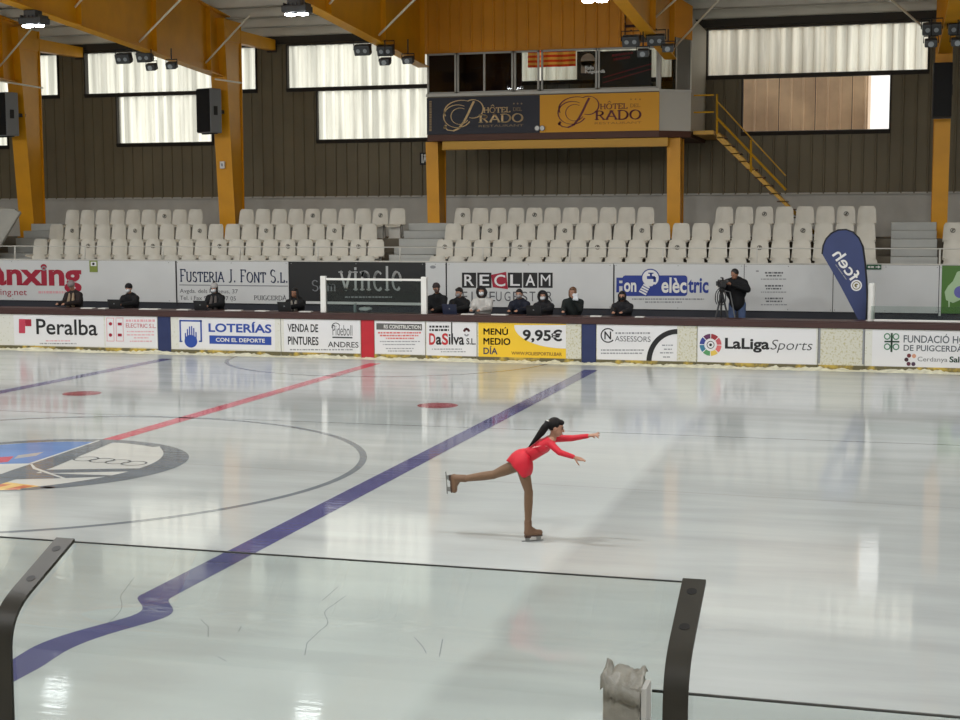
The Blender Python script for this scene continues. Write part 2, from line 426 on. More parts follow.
M_roof = mat('roof_sheet', (196, 192, 182), .5, noise=(.6, .08))
M_purlin = mat('galvanised_purlin', (232, 228, 216), .45, noise=(1, .08))
M_seat = mat('white_seat_plastic', (205, 201, 188), .35, noise=(5, .05))
M_dark = mat('black_plastic', (22, 22, 24), .5)
M_char = mat('charcoal_metal', (58, 60, 62), .45)
M_grey = mat('grey_metal', (128, 130, 132), .4)
M_steel = mat('brushed_steel', (150, 150, 148), .3, metal=.8)
M_white = mat('white_paint', (226, 226, 222), .4)
M_banner = mat('white_banner_vinyl', (206, 208, 208), .5, noise=(.9, .05))
M_black = mat('black_print', (24, 24, 26), .6)
M_inkgrey = mat('grey_print', (140, 142, 146), .6)
M_inkred = mat('red_print', (188, 44, 50), .6)
M_pink = mat('pink_print', (220, 166, 172), .6)
M_crimson = mat('crimson_print', (158, 26, 52), .6)
M_blue = mat('blue_print', (38, 72, 158), .6)
M_navy = mat('navy_panel', (36, 48, 92), .45, noise=(4, .12))
M_navyprint = mat('navy_print', (34, 48, 84), .6)
M_maroon = mat('maroon_counter', (66, 40, 37), .45, noise=(1.5, .15))
M_red = mat('red_panel', (186, 34, 48), .45, noise=(4, .1))
M_boardw = worn_white('white_board', (216, 216, 208), (190, 186, 160), .66)
M_worn = worn_white('worn_board', (208, 207, 194), (186, 180, 142), .58, 22)
M_sticker = mat('white_advert_vinyl', (224, 224, 226), .4)
M_kick = worn_white('yellow_kick_plate', (190, 164, 70), (96, 90, 62), .46, 2.6)
M_yad = mat('yellow_advert', (238, 196, 46), .45)
M_gold = mat('gold_print', (214, 184, 132), .5)
M_winered = mat('wine_print', (104, 34, 44), .5)
M_snow = mat('scraped_snow', (222, 220, 196), .9, noise=(7, .30))

# ------------------------------------------------------------------ ice
BD = 31.67            # face of the far boards
mb = MB()
mb.box(-48, 22, 2.05, BD, -.2, 0, 0)
ZD = .0015
def strip(a, b, w, mi, z=ZD, seg=1):
    a, b = Vector((a[0], a[1], z)), Vector((b[0], b[1], z)); d = (b-a).normalized(); n = Vector((-d.y, d.x, 0))*w/2
    mb.quad(a+n, a-n, b-n, b+n, mi)
def ring(cx, cy, r0, r1, a0, a1, mi, n=72, z=ZD):
    for i in range(n):
        t0, t1 = radians(a0+(a1-a0)*i/n), radians(a0+(a1-a0)*(i+1)/n)
        mb.quad(*[(cx+r*cos(t), cy+r*sin(t), z) for r, t in ((r0, t0), (r1, t0), (r1, t1), (r0, t1))], mi)
CX, CY, CR = -11.10, 16.92, 4.48
strip((-6.09, 2.1), (-6.09, BD-1.3), .30, 1)
strip((-16.2, 2.1), (-16.2, BD-1.3), .30, 1)
strip((CX, CY+.9), (CX, BD-1.1), .28, 2); strip((CX, 2.1), (CX, CY-2.2), .28, 2)
ring(CX, CY, CR-.05, CR+.05, 0, 360, 3, 120)
ring(CX, BD, 3.75, 3.85, 184, 356, 3, 60)                 # referee crease at the far boards
for gx in (437.5, 82): c = G(gx, 405.5 if gx > 100 else 393.5); ring(c.x, c.y, 0.0, .36, 0, 360, 4, 30)
# thin lines that run the length of the rink
for x0, y0, x1, y1, w, mi in ((-100, 378, 1060, 397, .03, 5), (-100, 407, 1060, 449, .035, 3), (180, 463.5, 1060, 514, .03, 5), (-80, 389, 380, 394, .02, 5)):
    a, b = G(x0, y0), G(x1, y1); strip((a.x, a.y), (b.x, b.y), w, mi, .0010)
# crest at centre ice: dark ring, blue field, diagonal bar, red and yellow stripes below
LC = Vector((CX + .04, CY)); LR = 2.05
def gpoly(pts, mi, z):
    q = [G(x, y) for x, y in pts]; mb.poly([(p.x, p.y, z) for p in q], mi)
ring(LC.x, LC.y, 0, LR, 0, 360, 6, 72, .0020)
ring(LC.x, LC.y, LR-.22, LR, 60, 190, 3, 40, .0030)
for k in range(40):                                   # the dark rim swells towards the right
    t0, t1 = radians(-62+122*k/40), radians(-62+122*(k+1)/40); u0, u1 = .10+.34*sin(pi*k/40)**.7, .10+.34*sin(pi*(k+1)/40)**.7
    mb.quad(*[(LC.x+r*cos(t), LC.y+r*sin(t), .0030) for r, t in ((LR-u0, t0), (LR, t0), (LR, t1), (LR-u1, t1))], 3)
ring(LC.x, LC.y, LR-.04, LR, 190, 300, 3, 40, .0038)
th = [radians(a) for a in range(84, 206, 6)]
edge = [G(31, 463.5), G(92, 444.5)]
mb.poly([(LC.x + (LR-.24)*cos(t), LC.y + (LR-.24)*sin(t), .0024) for t in th] + [(e.x, e.y, .0024) for e in edge], 7)    # blue field
th = [radians(a) for a in range(204, 313, 5)]
mb.poly([(LC.x + (LR-.04)*cos(t), LC.y + (LR-.04)*sin(t), .0026) for t in th], 8)                                         # yellow field
for k in range(9):                                                                                                         # slanting red bars on it
    x = LC.x - 1.7 + k*.36
    y0 = LC.y - sqrt(max(.0, (LR*.97)**2 - (x - LC.x)**2)); y1 = LC.y - sqrt(max(0, (LR-.04)**2 - 1.35**2)) - .02
    if y1 - y0 > .06: mb.poly([(x-.08, y0, .0030), (x+.08, y0, .0030), (x+.08+.25*(y1-y0), y1, .0030), (x-.08+.25*(y1-y0), y1, .0030)], 9)
gpoly([(-60, 476.5), (31, 473), (125, 476), (60, 478.5), (-60, 481.5)], 3, .0032)
gpoly([(40, 470), (150, 468.4), (158, 471), (42, 473.4)], 3, .0034)
gpoly([(100, 440.4), (118, 440.4), (52, 468), (-20, 491), (-40, 489), (31, 463.6)], 3, .0036)
gpoly([(97, 440.8), (101, 440.4), (31.6, 464), (-12, 478), (-16, 477), (29.6, 463.4)], 6, .0040)
gpoly([(29.6, 463.4), (31.6, 463.6), (36, 468), (66, 478.6), (62, 478.6), (33, 469)], 6, .0040)
gpoly([(-30, 459), (14, 456.5), (8, 462), (-30, 466)], 2, .0030); gpoly([(18, 455.5), (44, 452), (36, 456), (14, 459)], 5, .0030)
for k in range(4):
    c = G(86+16*k, 459+1.5*k); ring(c.x, c.y, .15, .18, 0, 360, 3, 20, .0032)
for pts in (((134, 578), (122, 594), (110, 611)), ((243, 610), (240, 619)), ((203, 602), (210, 612), (209, 630)), ((346, 596), (322, 613), (308, 634), (305, 654)), ((338, 587), (322, 601)), ((416, 620), (424, 634), (427, 645)), ((218, 659), (226, 664)), ((444, 622), (440, 650))):
    q = [G(*p) for p in pts]
    for a, b in zip(q, q[1:]): strip((a.x, a.y), (b.x, b.y), .006, 3, .0008)
ob = struct('floor', mb, [M_ice, M_iceblue, M_icered, M_icegrey, M_icedot, M_icefaint, M_icewhite, M_iceskyblue, M_iceyellow, M_iceorange])
tag(ob, 'white glossy rink ice with painted blue and red lines and centre circle', kind='structure')

# ------------------------------------------------------------------ hall shell
WD = 40.2             # far wall
ZW = 3.884            # top of the pale concrete band
EAVE = 8.56
def roof_z(d): return EAVE + .10*(WD - d) if d > 17 else EAVE + .10*(WD-17) - .10*(17-d)
PITCHX = .335
def corr(mb, x0, x1, z0, z1, d, mi=0, pitch=PITCHX, dep=.035, rib=.07):
    """ribbed metal sheet facing the rink"""
    k0 = math.floor(x0/pitch) - 1; pts = []
    k = k0
    while k*pitch < x1 + pitch:
        b = k*pitch
        pts += [(b, 0), (b+pitch-rib, 0), (b+pitch-rib*.75, -dep), (b+pitch-rib*.25, -dep)]; k += 1
    def at(x):
        for (a, u), (b, v) in zip(pts, pts[1:]):
            if a <= x <= b: return u + (v-u)*(x-a)/max(b-a, 1e-9)
        return 0
    xs = [x0] + [p[0] for p in pts if x0 < p[0] < x1] + [x1]
    for a, b in zip(xs, xs[1:]):
        mb.quad((a, d+at(a), z0), (b, d+at(b), z0), (b, d+at(b), z1), (a, d+at(a), z1), mi)
# window openings on the far wall, from the photograph
def wx(x, y): return P(x, y, WD).x
UP_T, UP_B = P(288, 46, WD).z, P(288, 88, WD).z
LO_T, LO_B = P(318, 91, WD).z, P(318, 139.5, WD).z
OPEN = []
ups = [(wx(-40, 60), wx(58, 75)), (wx(86, 70), wx(256, 70)), (wx(288, 65), wx(470, 65)), (wx(520, 60), wx(672, 60)), (wx(708, 50), wx(928, 45))]
los = [(wx(-60, 130), wx(8, 140)), (wx(118, 118), wx(212, 118)), (wx(318, 115), wx(470, 115)), (wx(743, 100), wx(889.5, 100))]
for a, b in ups: OPEN.append((a, b, UP_B, UP_T))
for a, b in los: OPEN.append((a, b, LO_B, LO_T))
XA, XB = -48.0, 22.0
mb = MB()
zs = sorted({ZW, LO_B, LO_T, UP_B, UP_T, EAVE + .15})
for z0, z1 in zip(zs, zs[1:]):
    cuts = sorted([(a, b) for a, b, c, e in OPEN if c < (z0+z1)/2 < e])
    x = XA
    for a, b in cuts:
        corr(mb, x, a, z0, z1, WD); x = b
    corr(mb, x, XB, z0, z1, WD)
mb.box(XA, XB, WD+.05, WD+.30, 0, ZW, 1)
mb.box(XA, XB, WD-.03, WD+.30, ZW-.02, ZW+.03, 1)
ob = struct('wall_back', mb, [M_wall, M_conc])
tag(ob, 'olive ribbed metal wall over a pale concrete band', kind='structure')
# window sheets
M_poly = translucent_sheet('translucent_sheet', (252, 246, 226), .86)
M_frame = mat('dark_window_frame', (44, 38, 32), .6)
def wavy(mb, x0, x1, z0, z1, d, pitch=.29, amp=.035):
    n = int((x1-x0)/pitch*8); xs = [x0+(x1-x0)*i/n for i in range(n+1)]
    f = lambda x: amp*math.tanh(2.2*sin(2*pi*x/pitch))
    for a, b in zip(xs, xs[1:]): mb.quad((a, d+f(a), z0), (b, d+f(b), z0), (b, d+f(b), z1), (a, d+f(a), z1))
wn = 0
def window(a, b, c, e, pane, parts):
    global wn; wn += 1
    g = MB()
    if pane == 'wavy': wavy(g, a, b, c, e, WD+.10)
    else: g.quad((a, WD+.10, c), (b, WD+.10, c), (b, WD+.10, e), (a, WD+.10, e))
    w = tag(g.build('window_%d' % wn, M_poly if pane == 'wavy' else M_tanpane, None, pane == 'wavy', 180), kind='structure')
    f = MB(); t = .04
    f.box(a-t, a, WD-.06, WD+.16, c-t, e+t); f.box(b, b+t, WD-.06, WD+.16, c-t, e+t); f.box(a, b, WD-.06, WD+.16, e, e+t)
    for p in parts: f.box(p-.008, p+.008, WD+.02, WD+.08, c, e)
    f.build('window_frame', M_frame, w)
    s = MB(); s.prism([(a-t, WD-.02, c), (a-t, WD-.10, c-.02), (a-t, WD-.05, c-.12), (a-t, WD+.02, c-.12)], (b-a+2*t, 0, 0)); s.build('window_sill', M_frame, w)
    return w
M_tanpane = clear_sheet('clear_pane', (240, 234, 226), ior=1.12, rough=.3)
def thirds(a, b, n): return [a+(b-a)*k/n for k in range(1, n)]
for i, (a, b) in enumerate(ups): window(a, b, UP_B, UP_T, 'wavy', [])
for i, (a, b) in enumerate(los): window(a, b, LO_B, LO_T, 'wavy' if i < 3 else 'clear', thirds(a, b, 4) if i == 3 else [])
# dark strip under the eaves
mb = MB(); mb.box(XA, XB, WD-.05, WD+.05, UP_T+.06, UP_T+.30); struct('trim_eaves', mb, M_flash)
# house outside the clear lower window
M_house = mat('tan_render', (246, 214, 184), .9, noise=(1.0, .25))
mb = MB(); hx1 = P(868, 100, WD+2.2).x
corr(mb, hx1-9.5, hx1, -.5, 7.8, WD+2.2, pitch=.34, dep=.05)
mb.quad((hx1, WD+2.2, -.5), (hx1, WD+8, -.5), (hx1, WD+8, 7.8), (hx1, WD+2.2, 7.8)); mb.quad((hx1-9.5, WD+2.2, 7.8), (hx1, WD+2.2, 7.8), (hx1, WD+8, 7.8), (hx1-9.5, WD+8, 7.8))
ob = mb.build('neighbouring_house', M_house); tag(ob, 'tan house wall seen through the lower window right of the booth', 'building', kind='structure')
# roof
mb = MB()
for d0, d1 in ((17.0, WD+.6), (-6.0, 17.0)):
    n = int((XB-XA)/.5)
    for i in range(n):
        a = XA + .5*i
        for u0, u1, h0, h1 in ((0, .36, 0, 0), (.36, .40, 0, .05), (.40, .46, .05, .05), (.46, .5, .05, 0)):
            mb.quad((a+u0, d0, roof_z(d0)+h0+.26), (a+u1, d0, roof_z(d0)+h1+.26), (a+u1, d1, roof_z(d1)+h1+.26), (a+u0, d1, roof_z(d1)+h0+.26))
ob = struct('ceiling', mb, M_roof); tag(ob, 'grey ribbed metal roof sheeting over the rink', kind='structure')
k = 0
d = WD - .35
while d > 3:
    z = roof_z(d); mb = MB()
    mb.box(XA, XB, d-.04, d-.03, z, z+.24); mb.box(XA, XB, d-.04, d+.05, z, z+.012); mb.box(XA, XB, d-.04, d+.05, z+.236, z+.25)
    ob = struct('beam', mb, M_purlin); d -= 1.15
# side walls of the hall, far outside the picture
for nm, x in (('wall_left', XA), ('wall_right', XB)):
    mb = MB(); mb.box(x-.1, x+.1, -6, WD, 0, 11.2); struct(nm, mb, M_wall)
mb = MB(); mb.box(XA, XB, -6.1, -5.9, 0, 9.2); struct('wall_front', mb, M_wall)
mb = MB(); mb.box(XA, XB, -5.9, 1.66, 0, 1.45); ob = struct('stand_floor', mb, M_conc); tag(ob, 'near spectator terrace below and behind the viewpoint', kind='structure')

# ------------------------------------------------------------------ steel frames
FX = [-30.8, -24.24, -17.82, -11.77, -5.31, 1.20, 7.6]
FRAME_LABEL = ['orange steel roof frame beyond the left edge', 'orange steel frame at the far left end of the white seats',
               'orange steel frame standing among the seats between the two left windows', 'orange steel frame at the left end of the hotel banner booth',
               'orange steel frame at the right end of the hotel banner booth', 'orange steel frame carrying the black speaker by the right stairs',
               'orange steel roof frame beyond the right edge']
def raft_under(d): return 7.20 + .065*(36.3 - d) if d > 17 else 7.20 + .065*(36.3-17) - .065*(17-d)
def raft_top(d): return roof_z(d) - .02
for X, lab in zip(FX, FRAME_LABEL):
    t = thing('steel_frame', lab, 'frame', (X, 37.5, 2.75), 'orange steel roof frames'); t['kind'] = 'structure'
    w = {-11.77: .34, -5.31: .34, 1.20: .37}.get(X, .48)          # flange width
    held = X in (-11.77, -5.31)  # these two carry the booth
    base_z = 2.728; df0, df1, db = 37.12, 36.60, 37.68
    c = MB(); yb, yt = base_z, (5.28 if held else 8.72); df1 = df0 - .15 if held else df1
    # I-section column, deeper towards the top: front flange, web, back flange
    c.prism([(X-w/2, df0, yb), (X+w/2, df0, yb), (X+w/2, df1, yt), (X-w/2, df1, yt)], (0, .03, 0))
    c.prism([(X-w/2, db, yb), (X+w/2, db, yb), (X+w/2, db, yt), (X-w/2, db, yt)], (0, .03, 0))
    c.prism([(X+w*.36, df0+.03, yb), (X+w*.36, db, yb), (X+w*.36, db, yt), (X+w*.36, df1+.03, yt)], (.02, 0, 0))
    c.prism([(X-w*.36, df0+.03, yb), (X-w*.36, db, yb), (X-w*.36, db, yt), (X-w*.36, df1+.03, yt)], (-.02, 0, 0))
    c.box(X-w/2-.06, X+w/2+.06, df0-.06, db+.09, base_z, base_z+.03)
    c.build('column', M_orange, t)
    r = MB(); dA, dM, dB = (36.3 if held else 37.2), 17.0, -3.0
    for u0, u1 in ((dA, dM), (dM, dB)):
        r.prism([(X-.012, u0, raft_under(u0)), (X-.012, u1, raft_under(u1)), (X-.012, u1, raft_top(u1)), (X-.012, u0, raft_top(u0))], (.024, 0, 0))
        for fz, th in ((raft_under, -.03), (raft_top, -.03)):
            r.prism([(X-.15, u0, fz(u0)), (X+.15, u0, fz(u0)), (X+.15, u1, fz(u1)), (X-.15, u1, fz(u1))], (0, 0, th))
    for q in (36.0, 33.0, 29.5): r.box(X-.14, X+.14, q-.01, q+.01, raft_under(q), raft_top(q)-.03)
    r.build('rafter', M_orange, t)
    if held: continue
    b = MB()
    b.prism([(X-.02, df1+.1, 8.50), (X-.02, WD-.12, 8.52), (X-.02, WD-.12, 8.22), (X-.02, df1+.1, 8.12)], (.25, 0, 0))
    b.build('eave_bracket', M_orange, t)
    p = MB(); p.box(X-.05, X+.26, WD-.12, WD-.09, 8.16, 8.55); p.build('end_plate', M_flash, t)
# near side: the frames come down beyond the picture
# thin sag rods between frames, below the roof
M_rod = mat('pale_steel_rod', (226, 220, 200), .4)
def rod(x0, y0, x1, y1, d0, d1, lab, r=.026):
    a, b = P(x0, y0, d0), P(x1, y1, d1)
    if y1 < 0: b = b + (b-a)*.8
    m_ = MB(); m_.tube([a, b], r, 6); o = m_.build('brace_rod', M_rod); tag(o, lab, 'brace rod', 'bracing rods under the roof')
rod(66, 17, 92, -12, 30, 28.5, 'short pale bracing rod across the top of the leftmost rafter')
rod(138, 43, 190, -10, 32.4, 30.2, 'pale bracing rod over the lamps hanging at the upper left')
rod(0, 66, 34, 26, 36, 34, 'pale bracing rod below the lit lamp at the upper left')
rod(0, 81, 43, 88, 36.3, 36.6, 'pale rod crossing the leftmost orange column')
rod(199, 70, 250, 15, 36.2, 34.2, 'pale bracing rod beside the second orange column from the left')
rod(215, 79, 242, 83, 36.4, 36.5, 'pale rod crossing the second orange column from the left')
rod(325, 9, 338, -6, 29.8, 29.0, 'short pale rod right of the lit lamp over the middle window')
rod(379, 35, 424, -10, 32.5, 30.5, 'pale bracing rod over the lamps left of the booth')
rod(648, 24, 684, -8, 34, 32, 'pale bracing rod over the right half of the booth')
rod(674, 48, 728, -10, 36.2, 33.5, 'long pale bracing rod at the right end of the booth')
rod(889, -2, 924, 28, 33, 35, 'pale bracing rod reaching the speaker column on the right')
# ------------------------------------------------------------------ stands
BW = 34.0             # face of the low wall in front of the stands
ROWD = [34.6, 35.4, 36.2, 37.0]           # plane of the seat backs
ROWTOP = [2.31, 2.715, 3.12, 3.525]
SEAT_H = .80          # seat back top above its step
LEDGE = 2.205
# aisles, as spans of X
def sx(x, y, d): return P(x, y, d).x
A1 = (sx(396, 240, 36.0), sx(444, 240, 36.0)); A1 = (-12.95, -11.35)
mb = MB()
mb.box(XA, XB, BW+.02, BW+.12, 0, LEDGE-.03, 0)
mb.box(XA, XB, BW-.03, BW+.13, LEDGE-.03, LEDGE, 1)
ob = struct('wall_stand', mb, [mat('dark_wall_paint', (44, 46, 54), .7), M_conc]); tag(ob, 'low dark wall with a pale ledge carrying the advertising banners', kind='structure')
mb = MB()
for k in range(4):
    z = ROWTOP[k]-SEAT_H; d0 = ROWD[k]-.5 if k else BW+.13; d1 = ROWD[k]+.30 if k < 3 else WD+.05
    mb.box(XA, XB, d0, d1, 0, z)
ob = struct('terrace_floor', mb, M_terr); tag(ob, 'stepped dark concrete terrace under the white seats', kind='structure')
# platform behind the boards
mb = MB(); mb.box(XA, XB, BD+.08, BW+.02, 0, .38); ob = struct('platform_floor', mb, M_flash); tag(ob, 'dark raised platform behind the rink boards', kind='structure')

# stairs between the blocks: half-height light steps standing on the terrace
AIS = {'left': (-24.05, -23.02), 'middle': (-12.46, -11.24), 'right': (sx(891, 240, 35.6), sx(938, 240, 35.6))}
LBL = {'left': 'grey concrete stairs between white seats near the leftmost orange column', 'middle': 'grey concrete stairs between the seat blocks left of the booth post', 'right': 'grey concrete stairs between white seats below the speaker column'}
STEPX = {}
for nm, (a, b) in AIS.items():
    t = thing('stand_stairs', LBL[nm], 'stairs', ((a+b)/2, ROWD[0]-.35, ROWTOP[0]-SEAT_H), 'stairs of the grandstand')
    z0 = ROWTOP[0]-SEAT_H
    for k in range(8):
        z = ROWTOP[0]-SEAT_H + .2025*(k+1); d = ROWD[0]-.38 + .4*k
        if z > ROWTOP[3]-SEAT_H+.42: break
        m_ = MB(); m_.bbox(a, b, d, d+.41, max(z-.2025, ROWTOP[min(3, int((d+.05-34.1)//.8) if d > 34.9 else 0)]-SEAT_H), z, .012)
        m_.build('step', M_step, t)

# ------------------------------------------------------------------ seats
def seat_proto():
    t = thing('stadium_seat', '', 'seat', (0, 0, 0))
    # shell back: narrower and rounded at the top, dished
    mb = MB(); nu, nv = 10, 10; hb = .46
    def half(v):
        w = .234 - .030*v
        if v > .72: w *= sqrt(max(0, 1 - ((v-.72)/.28)**3*.36))
        return w
    grid = lambda off: [[(half(j/nv)*(2*i/nu-1), .02 + .07*(j/nv) + .035*(1-(2*i/nu-1)**2) + off, .34 + hb*(j/nv)) for i in range(nu+1)] for j in range(nv+1)]
    def shell(g0, g1):
        V = [p for r in g0 for p in r] + [p for r in g1 for p in r]; n = (nu+1); o = n*(nv+1); F = []
        for j in range(nv):
            for i in range(nu):
                a = j*n+i; F += [(a, a+1, a+n+1, a+n), (o+a, o+a+n, o+a+n+1, o+a+1)]
        for j in range(nv):
            for i in (0, nu): a = j*n+i; F.append((a, a+n, o+a+n, o+a))
        for i in range(nu):
            for j in (0, nv): a = j*n+i; F.append((a, a+1, o+a+1, o+a))
        mb.add(V, F)
    shell(grid(0), grid(.018)); mb.build('backrest', M_seat, t, True, 50)
    mb = MB(); nu, nv = 10, 8
    grid2 = lambda off: [[((.222-.01*abs(j/nv-.5))*(2*i/nu-1), .05 - .42*(j/nv), .36 + .035*(2*i/nu-1)**2 - .03*sin(pi*min(1, j/nv*1.1)) - (.05*max(0, (j/nv-.75)/.25)**2) + off) for i in range(nu+1)] for j in range(nv+1)]
    shell(grid2(0), grid2(-.018)); mb.build('seat_pan', M_seat, t, True, 50)
    mb = MB()
    mb.box(-.16, .16, -.22, -.17, .0, .335); mb.box(-.16, .16, -.02, .03, .0, .335); mb.box(-.18, .18, -.24, .05, 0, .012)
    mb.build('seat_bracket', M_conc, t)
    return t
M_mark = mat('seat_notice_print', (52, 50, 46), .6)
def seat_sticker(parent):
    mb = MB(); zc = .615; y = .055
    n = 18
    mb.poly([(.055*cos(2*pi*k/n), y+.02, zc+.055*sin(2*pi*k/n)) for k in range(n)], 0)
    mb.tube([(0, y+.016, zc-.03), (0, y+.016, zc+.01)], .012, 6, 1); mb.ball((0, y+.016, zc+.025), .013, 8, 6, 1)
    mb.quad((-.045, y+.012, zc-.028), (-.035, y+.012, zc-.038), (.045, y+.012, zc+.028), (.035, y+.012, zc+.038), 1)
    n2 = 18
    for k in range(n2):
        t0, t1 = 2*pi*k/n2, 2*pi*(k+1)/n2
        mb.quad(*[(r*cos(t), y+.014, zc+r*sin(t)) for r, t in ((.045, t0), (.058, t0), (.058, t1), (.045, t1))], 1)
    return mb.build('notice_sticker', [M_seat, M_mark], parent)
proto = seat_proto(); st = seat_sticker(proto)
proto_s = proto
plain = thing('stadium_seat', '', 'seat', (0, 0, 0))
for ch in list(proto.children):
    if ch is not st: c = ch.copy(); C.objects.link(c); c.parent = plain
ORD = lambda n: '%d%s' % (n, 'th' if 10 <= n % 100 <= 13 else {1: 'st', 2: 'nd', 3: 'rd'}.get(n % 10, 'th'))
# (row, block, first seat centre px, last seat centre px, y, count, stickered seats counted from the left)
ROWS = [   # row, block, first and last seat (photo px), height px, where notices are stuck (photo px)
 (3, 'left', 73, 196, 215, (168,)), (3, 'mid-left', 247, 398, 215, (313, 381)), (3, 'booth', 463, 646, 215, (463, 536)), (3, 'right', 724.6, 867, 213, (764.6, 846)),
 (2, 'left', 57, 369.5, 231, (72.5, 137, 202, 269, 337.5)), (2, 'right', 453.5, 866, 229, (490, 565, 641, 721, 803)), (2, 'far right', 953, 974, 225, (954,)),
 (1, 'left', 41, 376.5, 247, (90, 155, 220, 288, 360)), (1, 'right', 445, 866, 246, (445, 520, 597, 676, 757.6)), (1, 'far right', 953, 974.5, 244, ()),
 (0, 'left', 39, 367, 257, ()), (0, 'right', 437.5, 868, 257, ()), (0, 'far right', 953, 975, 257, ()),
]
ROWNAME = ['lowest', 'second', 'third', 'top']
BLOCK = {'left': 'left of middle stairs', 'mid-left': 'from second column to middle stairs', 'booth': 'under the booth',
         'right': 'right of middle stairs', 'far right': 'beyond the right stairs'}
first_used = {False: False, True: False}
for row, blk, xa, xb, y, marks in ROWS:
    d = ROWD[row]; Xa, Xb = P(xa, y, d).x, P(xb, y, d).x; n = round((Xb-Xa)/.494) + 1
    near = {min(range(n), key=lambda i: abs(Xa + (Xb-Xa)*i/max(1, n-1) - P(m, y, d).x)) for m in marks}
    for i in range(n):
        X = Xa + (Xb-Xa)*i/max(1, n-1); mk = i in near
        src = proto_s if mk else plain
        o = copy_tree(src) if first_used[mk] else src
        first_used[mk] = True
        o.location = (X, d-.09, ROWTOP[row]-SEAT_H)
        place = BLOCK[blk]
        if row == 3 and blk == 'left': place = 'between the two leftmost columns'
        if row == 3 and blk == 'right': place = 'right of the booth'
        o['label'] = 'white seat%s, %s from left, %s row, %s' % (' with round notice' if mk else '', ORD(i+1), ROWNAME[row], place)
        o['group'] = 'white seats of the %s row' % ROWNAME[row]

# guard rail on the ledge
t = thing('guard_rail', 'thin pale guard rail on angled posts along the front of the seats', 'railing', (sx(420, 255, BW+.1), BW+.07, LEDGE))
posts = [-30, 15, 85, 163, 240, 318, 400, 483, 570, 663, 757, 850, 940, 1030]
ztop = P(320, 247, BW+.1).z
rl = MB(); rl.tube([(P(-60, 247, BW+.1).x, BW+.1, ztop), (P(1060, 240, BW+.1).x, BW+.1, ztop)], .014, 8); rl.build('top_rail', M_conc, t)
for x in posts:
    X = P(x, 250, BW+.1).x; p = MB()
    p.prism([(X-.02, BW+.08, LEDGE), (X+.02, BW+.08, LEDGE), (X+.02, BW+.10, ztop), (X-.02, BW+.10, ztop)], (0, .012, 0))
    p.prism([(X, BW+.03, LEDGE), (X, BW+.10, LEDGE), (X, BW+.11, ztop-.02)], (.01, 0, 0)); p.build('rail_post', M_conc, t)
# sloping white wing wall at the far left stairs
mb = MB(); dW = 34.5
mb.prism([P(x, y, dW) for x, y in ((-70, 205), (14, 209), (19, 213), (1, 243), (-12, 262), (-70, 262))], (0, .12, 0))
mb.tube([P(20, 211.5, dW), P(0, 245, dW), P(-12, 264, dW)], .03, 8)
o = mb.build('wing_wall', mat('grey_parapet', (160, 158, 150), .8, noise=(2, .1))); tag(o, 'sloping pale parapet beside the stairs at the left edge', 'parapet', kind='structure')

# ------------------------------------------------------------------ booth
DBT = 36.55           # booth front plane
xl, xr = P(427, 95, DBT).x, P(659.5, 92, DBT).x
zb0, zb1 = P(540, 134, DBT).z, P(540, 94, DBT).z           # banner band
zw1 = P(540, 50, DBT).z; zf1 = 8.98
xc, dc = P(691, 96, 37.05).x, 37.05                         # chamfered right end
t = thing('commentary_booth', 'glazed commentary booth on orange posts with hotel banners under its windows', 'booth', ((xl+xr)/2, 37.5, zb0-.2))
M_boothw = mat('booth_wall', (120, 110, 92), .6); M_int = mat('booth_interior', (70, 40, 32), .8)
foot = [(xl, DBT), (xr, DBT), (xc, dc), (xc, WD-.12), (xl, WD-.12)]
mb = MB(); mb.prism([(x, y, zb0-.13) for x, y in foot], (0, 0, .16)); mb.build('floor_slab', mat('brown_slab_edge', (82, 48, 34), .6), t)
mb = MB(); xa_, xb_ = P(441, 145, DBT).x, P(667, 142, DBT).x; mb.box(xa_, xb_, DBT+.12, DBT+.3, zb0-.34, zb0-.14); mb.box(xa_, xb_, DBT+.05, DBT+.37, zb0-.36, zb0-.34); mb.build('floor_beam', M_yellow, t)
mb = MB(); mb.box(xl, xr, DBT+.02, DBT+.08, zb0, zb1); mb.build('parapet', M_boothw, t)
mb = MB(); mb.prism([(xr, DBT+.02, zb0+.02), (xc, dc, zb0+.02), (xc, dc, zb1-.02), (xr, DBT+.02, zb1-.02)], (-.04, .05, 0)); mb.build('end_panel', mat('pale_grey_panel', (196, 192, 182), .5), t)
mb = MB(); mb.prism([(xr, DBT-.03, zb1-.02), (xc+.03, dc-.03, zb1-.02), (xc+.03, dc+.1, zb1-.02), (xr-.03, DBT+.1, zb1-.02)], (0, 0, .06)); mb.box(xl-.02, xr, DBT-.04, DBT+.12, zb1-.0, zb1+.07); mb.build('window_ledge', M_conc, t)
mb = MB(); corr(mb, xl-.15, xr-.9, zw1+.06, zf1, DBT, pitch=.30, dep=.03); mb.box(xl-.15, xr+.05, DBT+.04, DBT+.07, zw1-.0, zw1+.1); mb.build('fascia', M_orange_d, t)
mb = MB(); corr(mb, xr-.9, xr+.1, zw1+.3, zf1, DBT+.15, pitch=.30, dep=.03); mb.build('fascia_return', M_orange_d, t)
